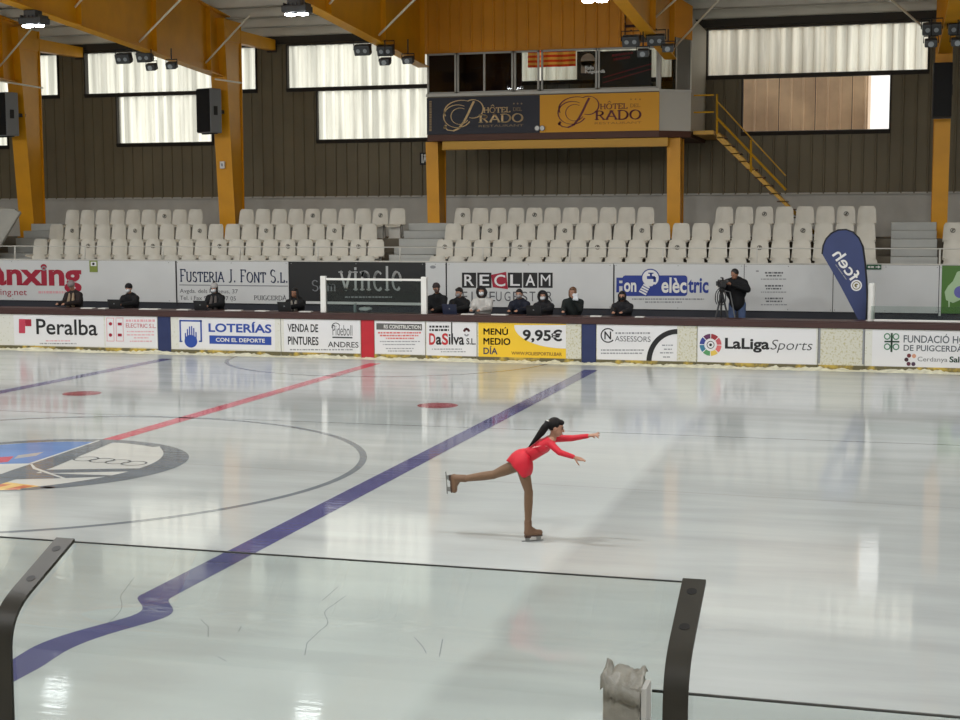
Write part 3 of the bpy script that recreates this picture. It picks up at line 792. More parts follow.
# right side wall of pale slats above the end panel, with the orange gable over it
mb = MB()
n = 9
for i in range(n):
    f = (i+.5)/n; x = xr+.35 + (xc-xr-.35)*f; y = DBT+.5 + (dc-DBT-.5)*f; z0 = zb1+.05
    mb.box(x-.035, x+.035, y-.03, y+.03, z0, 7.95)
mb.prism([(xr+.35, DBT+.55, zb1), (xc, dc+.05, zb1), (xc, dc+.05, 8.0), (xr+.35, DBT+.55, 8.0)], (0, .05, 0)); mb.box(xc-.05, xc, dc, WD-.12, zb0, 8.3); mb.build('slatted_side', mat('grey_slats', (186, 180, 164), .5), t)
mb = MB(); mb.prism([(xr+.1, DBT+.35, 7.85), (xc+.02, dc-.04, 7.7), (xc+.02, dc-.04, 8.55), (xr+.1, DBT+.35, 8.95)], (0, .04, 0)); mb.build('side_fascia', M_orange_d, t)
# interior shell
mb = MB(); mb.box(xl, xl+.05, DBT+.08, WD-.12, zb0, zf1); mb.box(xl, xr, DBT+.1, WD-.12, zw1+.5, zw1+.56)
mb.box(xl, P(523, 70, WD).x, WD-.14, WD-.12, zb0, zw1+.5); mb.build('inner_wall', M_int, t)
# windows: frames and panes, left to right
M_glass = clear_sheet('booth_glass', (236, 238, 236), ior=1.35)
M_alu = mat('aluminium_frame', (168, 166, 158), .4)
def pxX(x): return P(x, 72, DBT).x
for i, (a, b, mids) in enumerate(((427, 456, ()), (457, 513, (484,)), (514, 539, ()), (541, 597, ()), (598, 658, ()))):
    Xa, Xb = pxX(a), pxX(b); z0, z1 = zb1+.07, zw1
    f = MB(); w = .045
    f.box(Xa, Xa+w, DBT, DBT+.06, z0, z1); f.box(Xb-w, Xb, DBT, DBT+.06, z0, z1); f.box(Xa, Xb, DBT, DBT+.06, z1-w, z1); f.box(Xa, Xb, DBT, DBT+.06, z0, z0+w)
    for mm in mids: f.box(pxX(mm)-.025, pxX(mm)+.025, DBT+.01, DBT+.07, z0, z1)
    fr = f.build('window_frame', M_alu, t)
    g = MB(); g.box(Xa+.02, Xb-.02, DBT+.03, DBT+.036, z0+.02, z1-.02); g.build('window_pane', M_glass, fr)
g = MB(); g.prism([(xr+.02, DBT+.1, zb1+.07), (xr+.33, DBT+.5, zb1+.07), (xr+.33, DBT+.5, zw1-.1), (xr+.02, DBT+.1, zw1-.1)], (.005, 0, 0)); g.build('corner_pane', M_glass, t)
mb = MB(); mb.box(xr-.05, xr+.03, DBT, DBT+.1, zb1+.05, zw1+.1); mb.build('corner_post', M_alu, t)
# flag and posters at the booth windows
DG = WD - .2
mb = MB(); fx0, fx1 = P(528, 60, DG).x, P(576, 60, DG).x; fz0, fz1 = P(550, 67, DG).z, P(550, 50, DG).z
for k in range(7):
    a, b = fz1 + (fz0-fz1)*k/7, fz1 + (fz0-fz1)*(k+1)/7; n = 16
    for i in range(n):
        u0, u1 = fx0+(fx1-fx0)*i/n, fx0+(fx1-fx0)*(i+1)/n; w = lambda u: .03*sin(u*9)
        mb.quad((u0, DG+w(u0), a), (u1, DG+w(u1), a), (u1, DG+w(u1), b), (u0, DG+w(u0), b), k % 2)
o = mb.build('striped_flag', [translucent_sheet('flag_red', (226, 70, 44), .75), translucent_sheet('flag_yellow', (246, 176, 80), .75)]); tag(o, 'red and yellow striped flag hanging inside the booth window', 'flag')
tp = thing('radio_poster', 'black poster with a pale arch emblem in the booth window', 'poster', tuple(P(588, 78, DBT+.045)))
mb = MB(); rectpx(mb, 577, 51, 599.5, 80, DBT+.075, .0); mb.build('sheet', M_black, tp)
mb = MB(); ringpx(mb, 588, 61, 0, 7.5, 0, 360, DBT+.073, .004, 28, sx=.98); rectpx(mb, 581, 61, 595.3, 73, DBT+.073, .004); mb.build('emblem', mat('poster_peach', (214, 186, 168), .6), tp)
mb = MB(); ringpx(mb, 590.5, 68.5, 0, 4.3, 0, 360, DBT+.073, .007); mb.build('emblem_centre', M_black, tp)
T(tp, 'Ràdio', 585, 65.6, 594, 69.6, M_white, DBT-.004, .02, out=.002); T(tp, 'Puigcerdà', 585, 69.8, 605, 74.0, M_white, DBT-.004, .02, out=.002)
tp = thing('slogan_poster', 'large black poster with slanted red writing in the booth window', 'poster', tuple(P(628, 86, DBT+.045)))
mb = MB(); rectpx(mb, 600, 50.5, 651.5, 86, DBT+.075, .0); mb.build('sheet', M_black, tp)
for i, (x0, y0, x1, y1) in enumerate(((612, 54.5, 633, 57), (613.5, 58.5, 630, 61))):
    m_ = MB(); x = x0; rn = random.Random(i)
    while x < x1:
        w = rn.uniform(1, 3); yy = y0 - (x-x0)*.14
        polypx(m_, [(x, yy+2.2), (min(x+w, x1), yy+2.2-w*.14), (min(x+w, x1), yy-w*.14), (x, yy)], DBT+.075, .005); x += w+.6
    m_.build('slogan', M_crimson, tp)
m_ = MB()
for dy in (0, 5.2): polypx(m_, [(603, 79+dy-1), (652, 65+dy-1), (652, 64.2+dy-1), (603, 78.2+dy-1)], DBT+.075, .005)
m_.build('red_line', M_crimson, tp)

# hotel banners
def script_P(parent, x0, y0, x1, y1, m):
    """a large flourished script capital P"""
    pts = arc(.78, .70, .22, .27, -95, 130, 16)            # bowl
    bowl = arc(.74, .70, .25, .29, -110, 120, 16) + arc(.46, .62, .42, .36, 80, 200, 12)
    loop = arc(.36, .48, .34, .36, 60, 330, 22)
    inner = arc(.42, .48, .22, .26, 330, 60, 16)
    stem = [(.76, .93), (.70, .78), (.62, .55), (.52, .30), (.40, .10), (.26, .02), (.12, .05), (.04, .14), (.08, .2)]
    V, F = [], []
    for st, tk in ((bowl, .035), (loop, .032), (inner, .022), (stem, .055)):
        v, f = stroke_quads(st, tk, .014, .5); o = len(V); V += v; F += [tuple(o+i for i in q) for q in f]
    v = [(.05+.035*cos(2*pi*k/12), .14+.05*sin(2*pi*k/12)) for k in range(12)]; o = len(V); V += v; F.append(tuple(range(o, o+12)))
    return place_shape((V, F), (x0, y0, x1, y1), DBT-.02, m, 'script_initial', parent, .006)
def stars(parent, x0, x1, y, m):
    mb = MB(); k = P(501, y, DBT).x - P(500, y, DBT).x
    for i in range(3):
        c = P(x0 + (x1-x0)*i/2, y, DBT-.025)
        mb.poly([(c.x + k*(1.2 if j % 2 == 0 else .5)*sin(pi*j/5), c.y, c.z + k*(1.2 if j % 2 == 0 else .5)*cos(pi*j/5)) for j in range(10)])
    mb.build('star_row', m, parent)
def hotel(label, box, cloth, ink, dim, L):
    t = thing('hotel_banner', label, 'banner', tuple(P((box[0]+box[2])/2, box[3], DBT-.015)), 'hotel banners on the booth')
    mb = MB(); X0, X1 = P(box[0], 115, DBT).x, P(box[2], 115, DBT).x
    mb.box(X0, X1, DBT-.019, DBT-.001, zb0+.035, zb1-.03); mb.build('banner_cloth', cloth, t)
    script_P(t, *L['P'], ink); d = DBT-.02
    TS(t, 'HOTEL', *L['H'], ink, d, .17, .08); TS(t, 'DEL', *L['D'], dim, d, .17, .09); TS(t, 'RADO', *L['R'], ink, d, .18, .08); T(t, 'RESTAURANT', *L['B'], dim, d)
    # circumflex over the O of the word above
    x0, y0, x1, y1 = L['H']; u = x0 + (x1-x0)*.34; m_ = MB(); polypx(m_, [(u-2, y0-.6), (u, y0-2.6), (u+2, y0-.6), (u+1.3, y0-.6), (u, y0-1.9), (u-1.3, y0-.6)], d); m_.build('accent', ink, t)
    stars(t, *L['S'], dim)
    return t
M_bnavy = mat('booth_navy_cloth', (38, 40, 52), .6); M_byel = mat('booth_orange_cloth', (222, 158, 34), .6); M_dimgold = mat('dim_gold_print', (150, 128, 96), .6); M_dimwine = mat('dim_brown_print', (170, 112, 34), .6)
tn = hotel('dark navy hotel banner with gold lettering on the left half of the booth', (427, 95, 540, 137), M_bnavy, M_gold, M_dimgold,
      {'P': (443, 99.5, 484, 131.5), 'H': (483.5, 107, 510.5, 112.8), 'D': (513, 107.3, 522, 111), 'R': (478.8, 113.6, 523.5, 122.7), 'B': (478.8, 124.6, 523.5, 126.8), 'S': (513.8, 521.5, 103.6)})
m_ = MB(); rn = random.Random(4); y = 101
while y < 131: h = rn.uniform(.9, 2.2); rectpx(m_, 429.3, y, 431.7, y+h, DBT-.02); y += h+.5
m_.build('small_print', M_dimgold, tn)
hotel('orange hotel banner with dark wine lettering on the right half of the booth', (540, 93, 659.3, 132), M_byel, M_winered, M_dimwine,
      {'P': (557.5, 96, 599.5, 128), 'H': (600, 103.3, 627.7, 109.2), 'D': (630, 103.5, 640.3, 107.3), 'R': (594.8, 109.8, 641.5, 120), 'B': (594.8, 121.8, 641.5, 124), 'S': (631, 640, 99.3)})
# twin small lights at the joint of the two banners
t = thing('twin_spotlight', 'pair of small white round lights between the two hotel banners', 'light', tuple(P(540, 129, DBT-.05)))
for x in (537.5, 542.5):
    c = P(x, 128.3, DBT-.05); m_ = MB(); m_.tube([c+Vector((0, .022, 0)), c, c-Vector((0, .05, 0))], [.05, .065, .07], 14); m_.build('lamp_head', M_grey, t)
    m_ = MB(); m_.tube([c-Vector((0, .05, 0)), c-Vector((0, .056, 0))], .055, 14); m_.build('lens', M_white, t)
# stair up to the booth
DS = 37.45
t = thing('booth_staircase', 'yellow steel staircase with handrails leading up to the booth', 'stairs', (P(785, 203, DS).x, DS, 2.75))
def seg(a, b, r, nm, par, d=DS, sq=True, m=None):
    m_ = MB(); A, B = P(*a, d), P(*b, d); m_.tube([A, B], r, 4 if sq else 8); return m_.build(nm, m or M_yellow, par)
A, B = P(716.5, 133, DS), P(786, 205, DS); B2 = B + (B-A)*((B.z-2.75)/(A.z-B.z))
for dd, nm in ((0, 'stringer'), (.62, 'stringer')):
    m_ = MB(); o_ = Vector((0, dd, 0)); m_.prism([A+o_+Vector((0, 0, .06)), B2+o_+Vector((0, 0, .06)), B2+o_-Vector((0, 0, .0)), A+o_-Vector((0, 0, .14))], (0, .03, 0)); m_.build(nm, M_yellow, t)
m_ = MB(); n = 13
for k in range(n):
    q = A + (B2-A)*((k+.5)/n); m_.box(q.x-.13, q.x+.13, DS, DS+.62, q.z-.03, q.z)
m_.build('treads', mat('brown_tread', (96, 66, 30), .6), t)
seg((717, 101), (786, 176), .016, 'handrail', t, DS-.03, False); seg((717, 118), (786, 190), .03, 'mid_rail', t)
for x, y0, y1 in ((717, 94, 134), (751, 140, 172)): seg((x, y0), (x, y1), .028, 'baluster', t)
t = thing('booth_landing', 'yellow railed landing at the right end of the booth', 'landing', tuple(P(704, 133, DS)))
m_ = MB(); a, b = P(691, 131, DS), P(716, 131, DS); m_.box(xc+.03, b.x-.05, DS-.1, WD-.1, a.z-.1, a.z); m_.build('landing_floor', M_yellow, t)
for y in (95, 112):
    m_ = MB(); q_ = P(714, y, DS-.08); m_.tube([(xc+.03, DS-.08, q_.z), q_], .024, 6); m_.build('handrail', M_yellow, t)

# small things on the wall and columns
t = thing('exit_sign', 'small black sign with a white figure on the wall left of the booth post', 'sign', tuple(P(424, 158, WD-.06)))
m_ = MB(); a, b = P(420, 165, WD-.05), P(429, 152.5, WD-.05); m_.box(a.x, b.x, WD-.07, WD-.04, a.z, b.z); m_.build('plate', M_black, t)
m_ = MB(); d = WD-.07; rectpx(m_, 421.5, 154, 422.8, 163, d); ringpx(m_, 425, 155.5, 0, 1.3, 0, 360, d); polypx(m_, [(424, 157), (426, 157), (427.5, 162.5), (426.3, 163), (425, 159.5), (424, 163), (423, 163)], d); m_.build('pictogram', M_white, t)
t = thing('switch_box', 'small white box on the second orange column from the left', 'box', tuple(P(227.5, 169, 37.05)))
c = P(223, 165, 36.92); m_ = MB(); m_.bbox(c.x-.07, c.x+.07, c.y-.06, c.y+.0, c.z-.1, c.z+.1, .012); m_.build('housing', M_white, t)
m_ = MB(); m_.bbox(c.x-.02, c.x+.02, c.y-.075, c.y-.058, c.z-.04, c.z+.04, .006); m_.build('switch', M_inkgrey, t)

# loudspeakers on the columns
def speaker(x0, y0, x1, y1, d, lab, yaw):
    a, b = P(x0, y1, d), P(x1, y0, d); w = (b.x-a.x); h = b.z-a.z; cx, cz = (a.x+b.x)/2, (a.z+b.z)/2
    t = thing('loudspeaker', lab, 'loudspeaker', (cx, d, cz), 'loudspeakers on the orange columns'); t.rotation_euler = (0, 0, 0)
    dep = .42; m_ = MB(); R = Matrix.Rotation(yaw, 3, 'Z')
    def place(mbb): mbb.v = [tuple(Vector((cx, d, cz)) + R @ (Vector(v))) for v in mbb.v]; return mbb
    q = MB(); q.bbox(-w/2, w/2, 0, dep, -h/2, h/2, .025); place(q).build('cabinet', M_grey if yaw else M_dark, t)
    q = MB(); q.bbox(-w/2+.02, w/2-.02, -.03, .01, -h/2+.02, h/2-.02, .012); place(q).build('grille', mat('speaker_cloth', (16, 16, 18), .8, noise=(60, .3)), t)
    q = MB(); q.box(w/2, w/2+.015, dep*.3, dep*.6, -h*.1, h*.1); place(q).build('handle', M_dark, t)
    q = MB(); q.box(-.05, .05, dep, dep+.42, -.05, .05); q.box(-w/2-.0, w/2, dep*.4, dep*.6, -h/2-.03, -h/2); place(q).build('bracket', M_char, t)
speaker(195, 88, 212, 133, 36.15, 'black loudspeaker with grey side on the second orange column from the left', -.35)
speaker(-8, 92, 8, 136, 36.15, 'black loudspeaker with grey side at the left edge of the picture', -.35)
speaker(932, 62, 953, 117, 36.2, 'all-black loudspeaker on the orange column near the right edge', 0)

# ------------------------------------------------------------------ lamps under the roof
M_lens_on = mat('lit_led_lens', (255, 255, 255), .3, emit=((246, 250, 255), 45.0))
M_lens_off = mat('unlit_lens', (150, 156, 160), .25)
def lit_lamp(X, d, lab, power, tilt):
    z = raft_under(d) - .03
    t = thing('floodlight', lab, 'floodlight', (X, d, z), 'lit twin floodlights under the rafters')
    m_ = MB(); m_.bbox(X-.27, X+.27, d-.2, d+.2, z-.30, z-.16, .03); m_.bbox(X-.17, X+.12, d-.14, d+.14, z-.17, z, .02)
    for k in range(6): m_.box(X-.23+.09*k, X-.215+.09*k, d-.18, d+.18, z-.17, z-.11)
    m_.build('housing', M_char, t)
    for s_ in (-.135, .135):
        q = MB(); q.lathe([(.10, z-.30), (.125, z-.322)], (X+s_, d-.03, 0), 18); h = q.build('reflector', M_steel, t)
        q = MB(); q.lathe([(.118, z-.323), (.105, z-.345), (.04, z-.36)], (X+s_, d-.03, 0), 18); q.build('lens', M_lens_on, t)
    ld = bpy.data.lights.new('lamp_light', 'AREA'); ld.shape = 'RECTANGLE'; ld.size = .6; ld.size_y = .3; ld.energy = power; ld.color = (1, 1, .985); ld.spread = radians(165)
    lo = bpy.data.objects.new('lamp_light', ld); C.objects.link(lo); lo.parent = t; lo.location = (0, -.03, -.41); lo.rotation_euler = (radians(tilt), 0, 0)
LAMP_W = (120, 180, 210, 215, 110)
names = {1: 'leftmost orange rafter', 2: 'second rafter from the left', 3: 'rafter left of the booth', 4: 'rafter above the booth', 5: 'rafter at the right edge'}
for i, X in enumerate(FX):
    for j, d in enumerate((27.7, 20.5, 13.0, 5.5, -1.2)):  # last row is unseen, added behind the viewpoint to brighten surfaces facing it
        lab = 'lit twin floodlight under %s' % ('the rafter beyond the left edge', 'the leftmost rafter', 'the rafter crossing the upper left', 'the rafter left of the booth', 'the rafter above the booth', 'the right speaker column rafter', 'the rafter beyond the right edge')[i]
        lab += ('', ', second in from the seats', ', third in from the seats', ', fourth in from the seats', ', added fill over the near stand')[j]
        lit_lamp(X + (.0, .0, .07, .1, -.2, 0, 0)[i]*(j == 0), d, lab, LAMP_W[j], (0, 10, 20, 25, 0)[j])
def off_lamp(x, y, d, lab, w=.42, small=False, yaw=0.0):
    c = P(x, y, d)
    t = thing('spotlight' if small else 'floodlight', lab, 'floodlight', tuple(c), 'unlit small lights under the rafters' if small else 'unlit floodlights under the rafters')
    h = w*.62; top = raft_under(d) - c.z
    m_ = MB(); R = Matrix.Rotation(radians(24), 3, 'X')
    q = MB(); q.bbox(-w/2, w/2, -.08, .10, -h/2, h/2, .03)
    if not small:
        for k in range(6): q.box(-w/2+.03+k*(w-.06)/5-.008, -w/2+.03+k*(w-.06)/5+.008, .1, .15, -h/2+.02, h/2-.02)
    q.v = [tuple(c + R @ Vector(v)) for v in q.v]; q.build('housing', M_char, t)
    for s_ in ((-.22, .22) if not small else (0,)):
        q = MB(); q.tube([(s_*w, -.08, 0), (s_*w, -.092, 0)], .05 if not small else .06, 14)
        q.v = [tuple(c + R @ Vector(v)) for v in q.v]; q.build('lens', M_lens_off, t)
    q = MB(); q.tube([c+Vector((-w/2-.02, 0, 0)), c+Vector((-w/2-.02, 0, h*.9)), c+Vector((w/2+.02, 0, h*.9)), c+Vector((w/2+.02, 0, 0))], .014, 6); q.tube([c+Vector((0, 0, h*.9)), c+Vector((0, 0, max(h*.9+.03, top)))], .016, 6); q.build('mounting_yoke', M_dark, t)
for fr, pts in (('the upper left rafter', ((123.5, 58.5, 0, 'left one of the pair'), (144.5, 57, 0, 'right one of the pair'), (151.5, 67, 1, 'left small one'), (171.5, 65.5, 1, 'right small one'))),
                ('the rafter left of the booth', ((362.5, 50, 0, 'left one of the pair'), (385.5, 50.5, 0, 'right one of the pair'), (385, 61.5, 1, 'left small one'), (408, 60, 1, 'right small one'))),
                ('the rafter over the booth end', ((631, 41, 0, 'left one of the pair'), (656, 40, 0, 'right one of the pair'), (643, 53, 1, 'left small one'), (668, 48, 1, 'right small one'))),
                ('the speaker column at the right edge', ((932, 29, 0, 'left one of the pair'), (958, 28.5, 0, 'right one of the pair'), (931, 43, 1, 'left small one'), (957.5, 42, 1, 'right small one')))):
    for x, y, sm, wh in pts:
        off_lamp(x, y, 32.6 if sm else 33.0, ('dark unlit %s under %s, %s' % ('spotlight' if sm else 'floodlight', fr, wh)), .26 if sm else .40, bool(sm))
# ------------------------------------------------------------------ rink boards
ZAD, ZRAIL = .889, 1.02
ZK = .10
def bX(x): return P(x, 345, BD).x
def board(x0, x1, lab, face=None, kick=True, seam=True):
    a, b = bX(x0), bX(x1)
    t = thing('rink_board', lab, 'rink board', ((a+b)/2, BD, 0), None)
    m_ = MB(); m_.bbox(a+.006, b-.006, BD, BD+.07, .0, ZAD, .006); m_.build('board', face or M_boardw, t)
    if kick: m_ = MB(); m_.bbox(a+.006, b-.006, BD-.014, BD, 0, ZK, .004); m_.build('kick_plate', M_kick, t)
    return t
def vinyl(t, x0, y0, x1, y1, m=None, nm='advert_sheet'):
    mb = MB(); rectpx(mb, x0, y0, x1, y1, BD, .003); mb.v = [(v[0], v[1], min(v[2], ZAD-.006)) for v in mb.v]; return mb.build(nm, m or M_sticker, t)
d = BD
t = board(-160, -60, 'white rink board beyond the left edge')
t = board(-60, 158, 'white rink board with a red square emblem and Peralba in black')
vinyl(t, 14, 315.5, 104, 345.5); vinyl(t, 105.5, 316, 157.3, 347)
m_ = MB(); polypx(m_, [(19, 319), (25.3, 319), (25.3, 326), (25.3, 333), (19, 333)], d); m_.build('emblem_light', mat('rose_print', (190, 62, 84), .6), t)
m_ = MB(); rectpx(m_, 25.3, 319.2, 31.4, 326.2, d, .005); rectpx(m_, 19, 333, 25.2, 333.2, d, .005); m_.build('emblem_dark', M_crimson, t)
T(t, 'Peralba', 36.4, 319.3, 97.5, 335, M_black, d, .012)
smallprint(t, 46, 340.2, 71, 341.4, M_pink, d); smallprint(t, 40, 343, 76.5, 344.2, M_inkgrey, d)
m_ = MB()
for xx in (106.6, 116):
    for a, b, c, e in ((xx, 318, xx+.7, 341), (xx+7, 318, xx+7.7, 341), (xx, 317.6, xx+7.7, 318.3), (xx, 340.7, xx+7.7, 341.4)): rectpx(m_, a, b, c, e, d, .006)
m_.build('outlined_emblem', M_pink, t)
m_ = MB()
for xx, yy in ((110.6, 323.8), (110.6, 335)): ringpx(m_, xx, yy, 0, 1.7, 0, 360, d)
for xx, yy in ((119.9, 324), (119.9, 335)): rectpx(m_, xx-2, yy-1.4, xx+2, yy+1.4, d, .006)
m_.build('emblem_dots', M_crimson, t)
smallprint(t, 126, 319.5, 155, 321.8, M_pink, d); T(t, 'ELECTRIC S.L.', 126, 323.6, 156, 327.8, mat('dusty_red_print', (192, 104, 110), .6), d, .01)
for y, a, b in ((331, 127, 154), (334.2, 127, 155), (337.2, 134, 149), (340.6, 130, 152)): smallprint(t, a, y, b, y+1.2, M_pink, d, seed=int(y))
t = board(158, 171, 'narrow navy board between the Peralba and lottery boards', M_navy, kick=False)
t = board(171, 281, 'white rink board with a blue hand emblem and LOTERÍAS in blue')
vinyl(t, 179, 317.5, 275, 349)
m_ = MB(); 
for r in ((179.6, 320, 202, 321.6), (179.6, 320, 181.2, 342), (200.4, 320, 202, 342), (179.6, 340.6, 182.6, 342), (199, 340.6, 202, 342)): rectpx(m_, *r, d, .006)
m_.build('emblem_frame', M_blue, t)
m_ = MB(); ringpx(m_, 191, 341.2, 0, 6.4, 0, 360, d)
for i, (x, y0) in enumerate(((185.6, 333), (187.7, 329), (189.8, 326.5), (191.9, 326), (194, 328), (196.2, 332))): rectpx(m_, x-.62, y0, x+.62, 341, d, .007)
m_.build('emblem_ball', M_blue, t)
T(t, 'LOTERÍAS', 208.6, 321.6, 271.5, 332.6, M_blue, d, .028)
m_ = MB(); rectpx(m_, 209.5, 336, 271.5, 344.4, d, .005); m_.build('blue_band', M_blue, t)
T(t, 'CON EL DEPORTE', 216, 338.2, 265, 342.2, M_white, d, .02, out=.009)
t = board(281, 361, 'white rink board reading VENDA DE PINTURES in black')
vinyl(t, 284, 319, 360, 353)
T(t, 'VENDA DE', 287.6, 324, 318.2, 332, M_black, d, .022); T(t, 'PINTURES', 288, 336.6, 318.6, 345, M_black, d, .022)
T(t, 'Pideboll', 332.6, 325, 352.4, 335.6, M_char, d, -.004)
m_ = MB(); ringpx(m_, 336, 327, 3.6, 4.4, 20, 200, d, n=16); rectpx(m_, 332.5, 336.8, 352.5, 338.2, d, .006); m_.build('swoosh', M_char, t)
T(t, 'ANDRES', 328, 341.8, 358.6, 347.4, M_black, d, .01)
smallprint(t, 290, 349, 353, 350.3, M_inkgrey, d)
t = board(361, 374.3, 'narrow red board at the end of the red centre line', M_red, kick=False)
t = board(374.3, 425.5, 'white rink board with a grey heading and small red writing')
vinyl(t, 375, 321.5, 425, 354)
m_ = MB(); rectpx(m_, 376.5, 323.6, 422, 330, d, .005); m_.build('heading_bar', mat('dark_grey_print', (92, 92, 90), .6), t)
T(t, 'RS CONSTRUCTION', 384, 325, 421, 328.8, M_white, d, .02, out=.009)
for y, a, b in ((332, 378, 421.5), (334.8, 380, 419), (337.6, 386, 414)): smallprint(t, a, y, b, y+1.5, mat('pale_red_print', (208, 98, 92), .6), d, seed=int(y))
for y, a, b in ((341, 380, 420), (344, 383, 416), (348, 386, 414), (350.5, 388, 412)): smallprint(t, a, y, b, y+1, M_inkgrey, d, seed=int(y))
t = board(425.5, 477, 'white rink board reading Da Silva in red and black')
vinyl(t, 427, 322, 476.5, 356)
smallprint(t, 429.5, 325.6, 449, 327.6, M_black, d, seed=3); smallprint(t, 429.5, 329, 449, 331, M_black, d, seed=5)
T(t, 'D', 429.2, 333.2, 435.5, 344.8, M_inkred, d, .03); T(t, 'a', 436, 336.6, 441.6, 344.8, M_black, d, .03); T(t, 'S', 442, 333.2, 448.2, 345, M_inkred, d, .03); T(t, 'ilva', 448.8, 333.4, 464.2, 344.8, M_black, d, .02)
T(t, 'S.L.', 466.4, 338.2, 475.8, 344.6, M_black, d, .02)
m_ = MB(); rectpx(m_, 451.2, 322, 452.4, 343, d, .008); m_.build('black_seam', M_black, t)
m_ = MB()
for a in range(5): ringpx(m_, 466.6+2.3*cos(radians(20+35*a)), 331.5-2.6*sin(radians(20+35*a)), 0, 1.3, 0, 360, d, n=10)
m_.build('flower_emblem', mat('dark_red_print', (88, 26, 34), .6), t); m_ = MB(); ringpx(m_, 466.6, 334, .8, 2.4, 180, 360, d, n=12); m_.build('emblem_cup', M_inkgrey, t)
smallprint(t, 432, 348.6, 462, 349.6, M_inkgrey, d); smallprint(t, 441, 351.2, 466, 352.2, M_inkgrey, d, seed=8)
t = board(477, 581.5, 'yellow rink board advertising MENÚ MEDIO DÍA 9,95€', M_worn)
vinyl(t, 478.5, 323, 566, 361, M_yad)
m_ = MB(); e = [(566, 325), (514.3, 325)] + [(514.2 + (566-514.2)*(1-cos(radians(a))), 325.5 + 23*sin(radians(a))) for a in range(0, 91, 6)]
polypx(m_, e, d, .005); m_.build('white_field', M_sticker, t)
T(t, 'MENÚ', 483.5, 326.8, 508, 334.8, M_navyprint, d, .02); T(t, 'MEDIO', 483.5, 338, 510.4, 344.8, M_navyprint, d, .02); T(t, 'DÍA', 483.5, 346, 497.6, 354.2, M_navyprint, d, .02)
T(t, '9,95€', 522.8, 329.2, 562.4, 342.8, M_black, d, .03, out=.009); T(t, 'WWW.POLIESPORTIU.BAR', 511.5, 352, 562, 355.4, mat('brown_print', (128, 90, 34), .6), d, .02)
t = board(581.5, 596, 'narrow navy board at the end of the nearer blue line', M_navy, kick=False)
t = board(596, 697, 'white rink board with a circled N, ASSESSORS and a thick black arc', M_worn)
vinyl(t, 597, 325, 677, 362)
m_ = MB(); ringpx(m_, 608, 335.4, 6.2, 7.4, 40, 320, d, n=28); m_.build('emblem_ring', M_black, t); T(t, 'N', 604.4, 331.4, 611.2, 339.4, M_black, d, .02)
smallprint(t, 615.5, 332.2, 650, 334, M_inkgrey, d); T(t, 'ASSESSORS', 615, 336.2, 650.6, 341.6, mat('mid_grey_print', (88, 90, 94), .6), d, .0)
for y, a, b in ((349.4, 601, 644), (352.6, 601, 642)): smallprint(t, a, y, b, y+1.3, M_inkgrey, d, seed=int(y))
m_ = MB(); e = 14
pts0 = [(646.4 + 31*(1-cos(radians(a))), 361.6 - 32.6*sin(radians(a))) for a in range(0, 91, 6)]; pts1 = [(651.6 + 25.8*(1-cos(radians(a))), 361.6 - 27.6*sin(radians(a))) for a in range(90, -1, -6)]
for i in range(len(pts0)-1): polypx(m_, [pts0[i], pts0[i+1], pts1[-2-i], pts1[-1-i]], d, .006)
m_.build('black_arc', M_black, t)
for y, a, b in ((344.6, 662, 673), (348.6, 664, 672), (352.2, 660, 673.5), (356.4, 663, 670)): smallprint(t, a, y, b, y+1.2, M_inkgrey, d, seed=int(y))
t = board(697, 818, 'white rink board with a coloured ring emblem and LaLiga Sports', M_boardw)
vinyl(t, 698, 328, 816, 365)
cols = [(150, 44, 52), (196, 92, 100), (214, 110, 110), (222, 190, 80), (84, 150, 96), (52, 120, 150), (44, 60, 140), (92, 40, 84)]
for k, c in enumerate(cols):
    m_ = MB(); ringpx(m_, 710.6, 344.8, 6.3, 11, 92+45*(-k)+4-49, 92-45*k-1-4, d, n=6); m_.build('emblem_segment', mat('ring_%d' % k, c, .6), t)
m_ = MB(); ringpx(m_, 710.6, 344.8, 3.2, 3.9, 0, 360, d); ringpx(m_, 710.6, 344.8, 0, 1.5, 0, 360, d, n=10); m_.build('emblem_ball', M_black, t)
T(t, 'LaLiga', 725, 338.2, 769.5, 352.4, M_black, d, .03); T(t, 'Sports', 770.4, 340, 812.6, 353.2, M_char, d, -.008, .25)
t = board(818, 864.5, 'plain scuffed white gate board with a yellow foot right of LaLiga', M_worn)
for x in (819.4, 863.4):
    a = bX(x); m_ = MB(); m_.box(a-.02, a+.02, BD-.012, BD, .13, ZAD); m_.build('gate_edge', M_inkgrey, t)
t = board(864.5, 1040, 'white rink board reading FUNDACIÓ HOSPITAL DE PUIGCERDÀ at the right edge', M_boardw)
vinyl(t, 872, 331, 1020, 368)
M_green = mat('green_print', (74, 128, 96), .6); M_dgreen = mat('dark_green_print', (30, 62, 44), .6)
m_ = MB()
for x, y in ((887.2, 336.4), (896, 336.6), (887.2, 346.6), (896, 346.8)): ringpx(m_, x, y, 2.2, 3.4, 0, 360, d, n=14)
m_.build('emblem_green', M_green, t)
m_ = MB(); rectpx(m_, 890.6, 333, 892.6, 352, d, .007); rectpx(m_, 884.4, 340.8, 899.4, 342.4, d, .007); m_.build('emblem_cross', M_dgreen, t)
T(t, 'FUNDACIÓ HOSPITAL', 903.6, 334, 994, 343.4, mat('slate_print', (84, 92, 98), .6), d, .014); T(t, 'DE PUIGCERDÀ', 903.6, 343.8, 963, 351.4, MATS['slate_print'], d, .014)
dots = [((920-4), 356, (70, 40, 40)), (909, 355.6, (110, 44, 50)), (914, 356, (206, 150, 120)), (906.4, 359.6, (60, 30, 40)), (908.6, 363.8, (90, 40, 60)), (913.4, 364, (70, 46, 70))]
